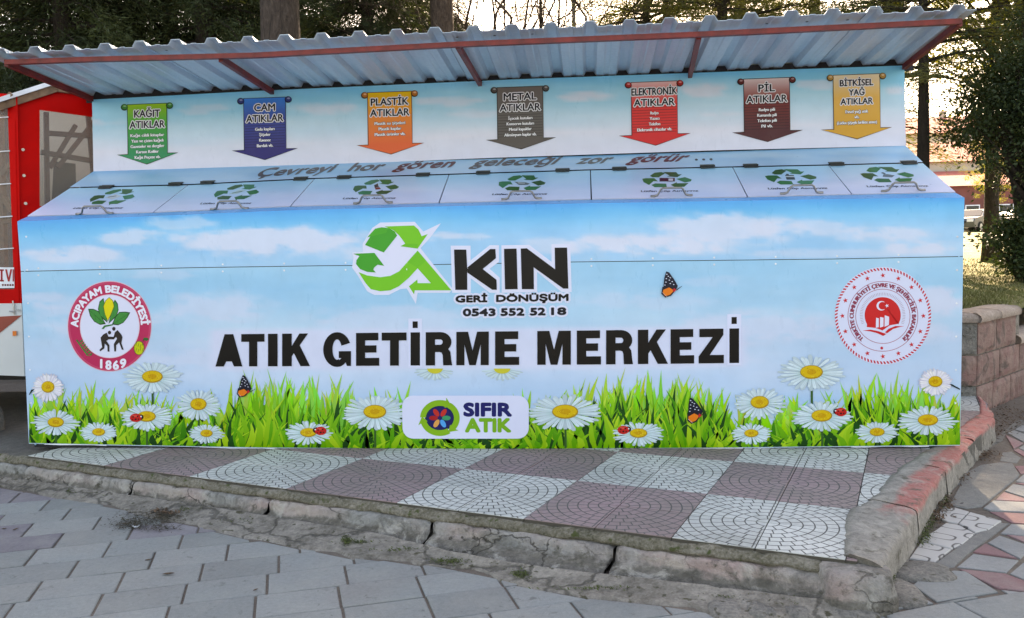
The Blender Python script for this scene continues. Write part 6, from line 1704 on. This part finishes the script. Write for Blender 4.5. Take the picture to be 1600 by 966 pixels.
# ================================================================== cars, houses, pole
M['silver'] = simple('silver_paint', (170, 174, 180), .3, .5, .03); M['carwhite'] = simple('white_paint', (214, 216, 218), .3, 0, .03); M['carblue'] = simple('dark_blue_paint', (40, 48, 64), .3, .3, .03)
M['glass'] = simple('tinted_glass', (40, 48, 54), .08, 0, .02); M['tyre'] = simple('black_tyre', (28, 28, 28), .8); M['lamp'] = simple('headlamp_lens', (226, 228, 230), .1)
def car(x, y, z, a, paint, lb):
    o = empty('parked_car', (x, y, z)); o.rotation_euler = (0, 0, a); tag(o, lb, 'car', 'cars parked along the far road')
    prof = [(-2.1, .28), (-2.15, .62), (-2.0, .82), (-1.15, .93), (-.45, 1.38), (.95, 1.40), (1.65, .98), (2.05, .92), (2.12, .55), (2.05, .28)]
    m = MB(); n_ = len(prof); V = []
    for s, in_ in ((-1, 0), (1, 0)):
        for (px_, pz) in prof: V.append((px_, s * (.84 - (.18 if pz > 1.2 else 0)), pz))
    m.add(V, [tuple(range(n_)), tuple(range(2 * n_ - 1, n_ - 1, -1))] + [(i, n_ + i, n_ + (i + 1) % n_, (i + 1) % n_) for i in range(n_)])
    body = link('body', m.mesh('body'), paint, o)
    gl = MB()
    gl.add([(-1.1, -.76, .95), (-1.1, .76, .95), (-.5, .64, 1.34), (-.5, -.64, 1.34)], [(0, 1, 2, 3)]); gl.v = [(v[0] - .03, v[1], v[2] + .02) for v in gl.v]
    link('windscreen', gl.mesh('windscreen'), M['glass'], o)
    for s in (-1, 1):
        g_ = MB(); g_.add([(-.85, s * .845, .97), (1.4, s * .845, .98), (.95, s * .69, 1.33), (-.42, s * .69, 1.33)], [(0, 1, 2, 3)]); g_.v = [(v[0], v[1] + s * .012, v[2]) for v in g_.v]
        link('side_window', g_.mesh('side_window'), M['glass'], o)
        link('headlight', MB().box((-2.11, s * .60, .68), (.12, .36, .16)).mesh('headlight'), M['lamp'], o)
        for wx in (-1.32, 1.28):
            wh = link('wheel', MB().tube([(wx, s * .70, .31), (wx, s * .87, .31)], .31, 18).mesh('wheel'), M['tyre'], o)
            link('rim', MB().tube([(wx, s * .86, .31), (wx, s * .885, .31)], .18, 12).mesh('rim'), M['silver'], wh)
    link('grille', MB().box((-2.14, 0, .60), (.06, .7, .14)).mesh('grille'), M['tyre'], o)
    link('number_plate', MB().box((-2.15, 0, .42), (.04, .5, .11)).mesh('number_plate'), M['carwhite'], o)
    return o
def cx_(px, y): return float(at(px, 362, 1, y)[0])
M['cargrey'] = simple('dark_grey_paint', (84, 88, 94), .3, .5, .03)
car(cx_(1527, 50), 50.2, 1.66, .75, M['cargrey'], 'dark grey car parked nearest the pale trunk, front wheels towards the lawn')
car(cx_(1512, 59), 59, 1.745, .75, M['carwhite'], 'white car partly hidden behind the dark grey one')
car(cx_(1572, 60), 60, 1.745, .2, M['carwhite'], 'white car seen between the pale trunk and the shrub'); car(cx_(1600, 56), 56, 1.745, .3, M['carblue'], 'dark car at the right edge behind the shrub')
o = empty('blue_post', (cx_(1541.5, 40), 40, 1.45)); tag(o, 'small blue post beside the pale distant trunk', 'post')
M['blue'] = simple('blue_paint', (50, 100, 160), .5)
link('post', MB().box((0, 0, .35), (.18, .1, .75)).mesh('post'), M['blue'], o); link('post_cap', MB().box((0, 0, .76), (.22, .14, .06)).mesh('post_cap'), M['white_edge'], o)
M['plaster'] = simple('cream_plaster', (196, 186, 170), .8, 0, .06, .5); M['plaster2'] = simple('reddish_shopfront', (120, 66, 58), .7, 0, .2, .6)
def roof_mat():
    n = NT('red_roof_tiles'); co = n.coord('Object'); v = n.n('ShaderNodeTexWave'); n.l(co, v.inputs['Vector']); v.inputs['Scale'].default_value = 3.0
    n.base(n.mix(n.math('MULTIPLY', v.outputs['Fac'], .4), L4((176, 92, 78)), L4((140, 66, 56)))); n.set(Roughness=.85); return n.m
M['roof'] = roof_mat()
def house(px, y, wd, dp, z0, hw_, hr, lb, nfl, mat):
    x = float(at(px, 260, 1, y)[0]); o = empty('house', (x, y, z0)); tag(o, lb, 'house', 'buildings beyond the far road')
    wl = link('wall', MB().box((0, dp / 2, hw_ / 2), (wd, dp, hw_)).mesh('wall'), mat, o)
    e = .6; m = MB()
    m.add([(-wd / 2 - e, -e, hw_), (wd / 2 + e, -e, hw_), (wd / 2 + e, dp + e, hw_), (-wd / 2 - e, dp + e, hw_), (-wd / 2 + 2, dp / 2, hw_ + hr), (wd / 2 - 2, dp / 2, hw_ + hr)], [(0, 1, 5, 4), (1, 2, 5), (2, 3, 4, 5), (3, 0, 4), (3, 2, 1, 0)])
    rf = link('roof', m.mesh('roof'), M['roof'], o); link('chimney', MB().box((wd * .2, dp / 2, hw_ + hr), (.7, .7, 1.6)).mesh('chimney'), M['plaster'], rf)
    for f_ in range(nfl):
        for k in range(int(wd // 3)):
            xx = -wd / 2 + 1.5 + k * 3; zz__ = 1.0 + f_ * 3
            fr_ = link('window', MB().box((xx, -.02, zz__ + .7), (1.3, .08, 1.5)).mesh('window'), M['white_edge'], o)
            link('pane', MB().box((xx, -.05, zz__ + .7), (1.1, .06, 1.3)).mesh('pane'), M['glass'], fr_)
    return o
house(1470, 84, 26, 12, 2, 7.0, 2.6, 'cream two-storey house with a red tiled roof glimpsed beside the station', 2, M['plaster'])
house(1600, 78, 24, 10, 2, 4.2, 1.8, 'low reddish shopfront building behind the parked cars', 1, M['plaster2'])
house(1430, 110, 30, 14, 2, 13, 3, 'taller pale house with a red roof farther back at the left of the gap', 3, M['plaster'])
o = empty('lamp_post', (X_(897, 16), 16, .9)); tag(o, 'thin grey lamp post against the sky behind the roof middle', 'lamp post')
M['pole'] = simple('grey_pole_paint', (150, 152, 152), .5)
link('pole', MB().tube([(0, 0, 0), (0, 0, 9)], [.06, .045], 10).mesh('pole'), M['pole'], o); link('arm', MB().tube([(0, 0, 8.8), (.5, 0, 9.3), (1.3, 0, 9.4)], .03, 8).mesh('arm'), M['pole'], o)
link('lamp_head', MB().box((1.5, 0, 9.4), (.6, .2, .1)).mesh('lamp_head'), M['pole'], o)
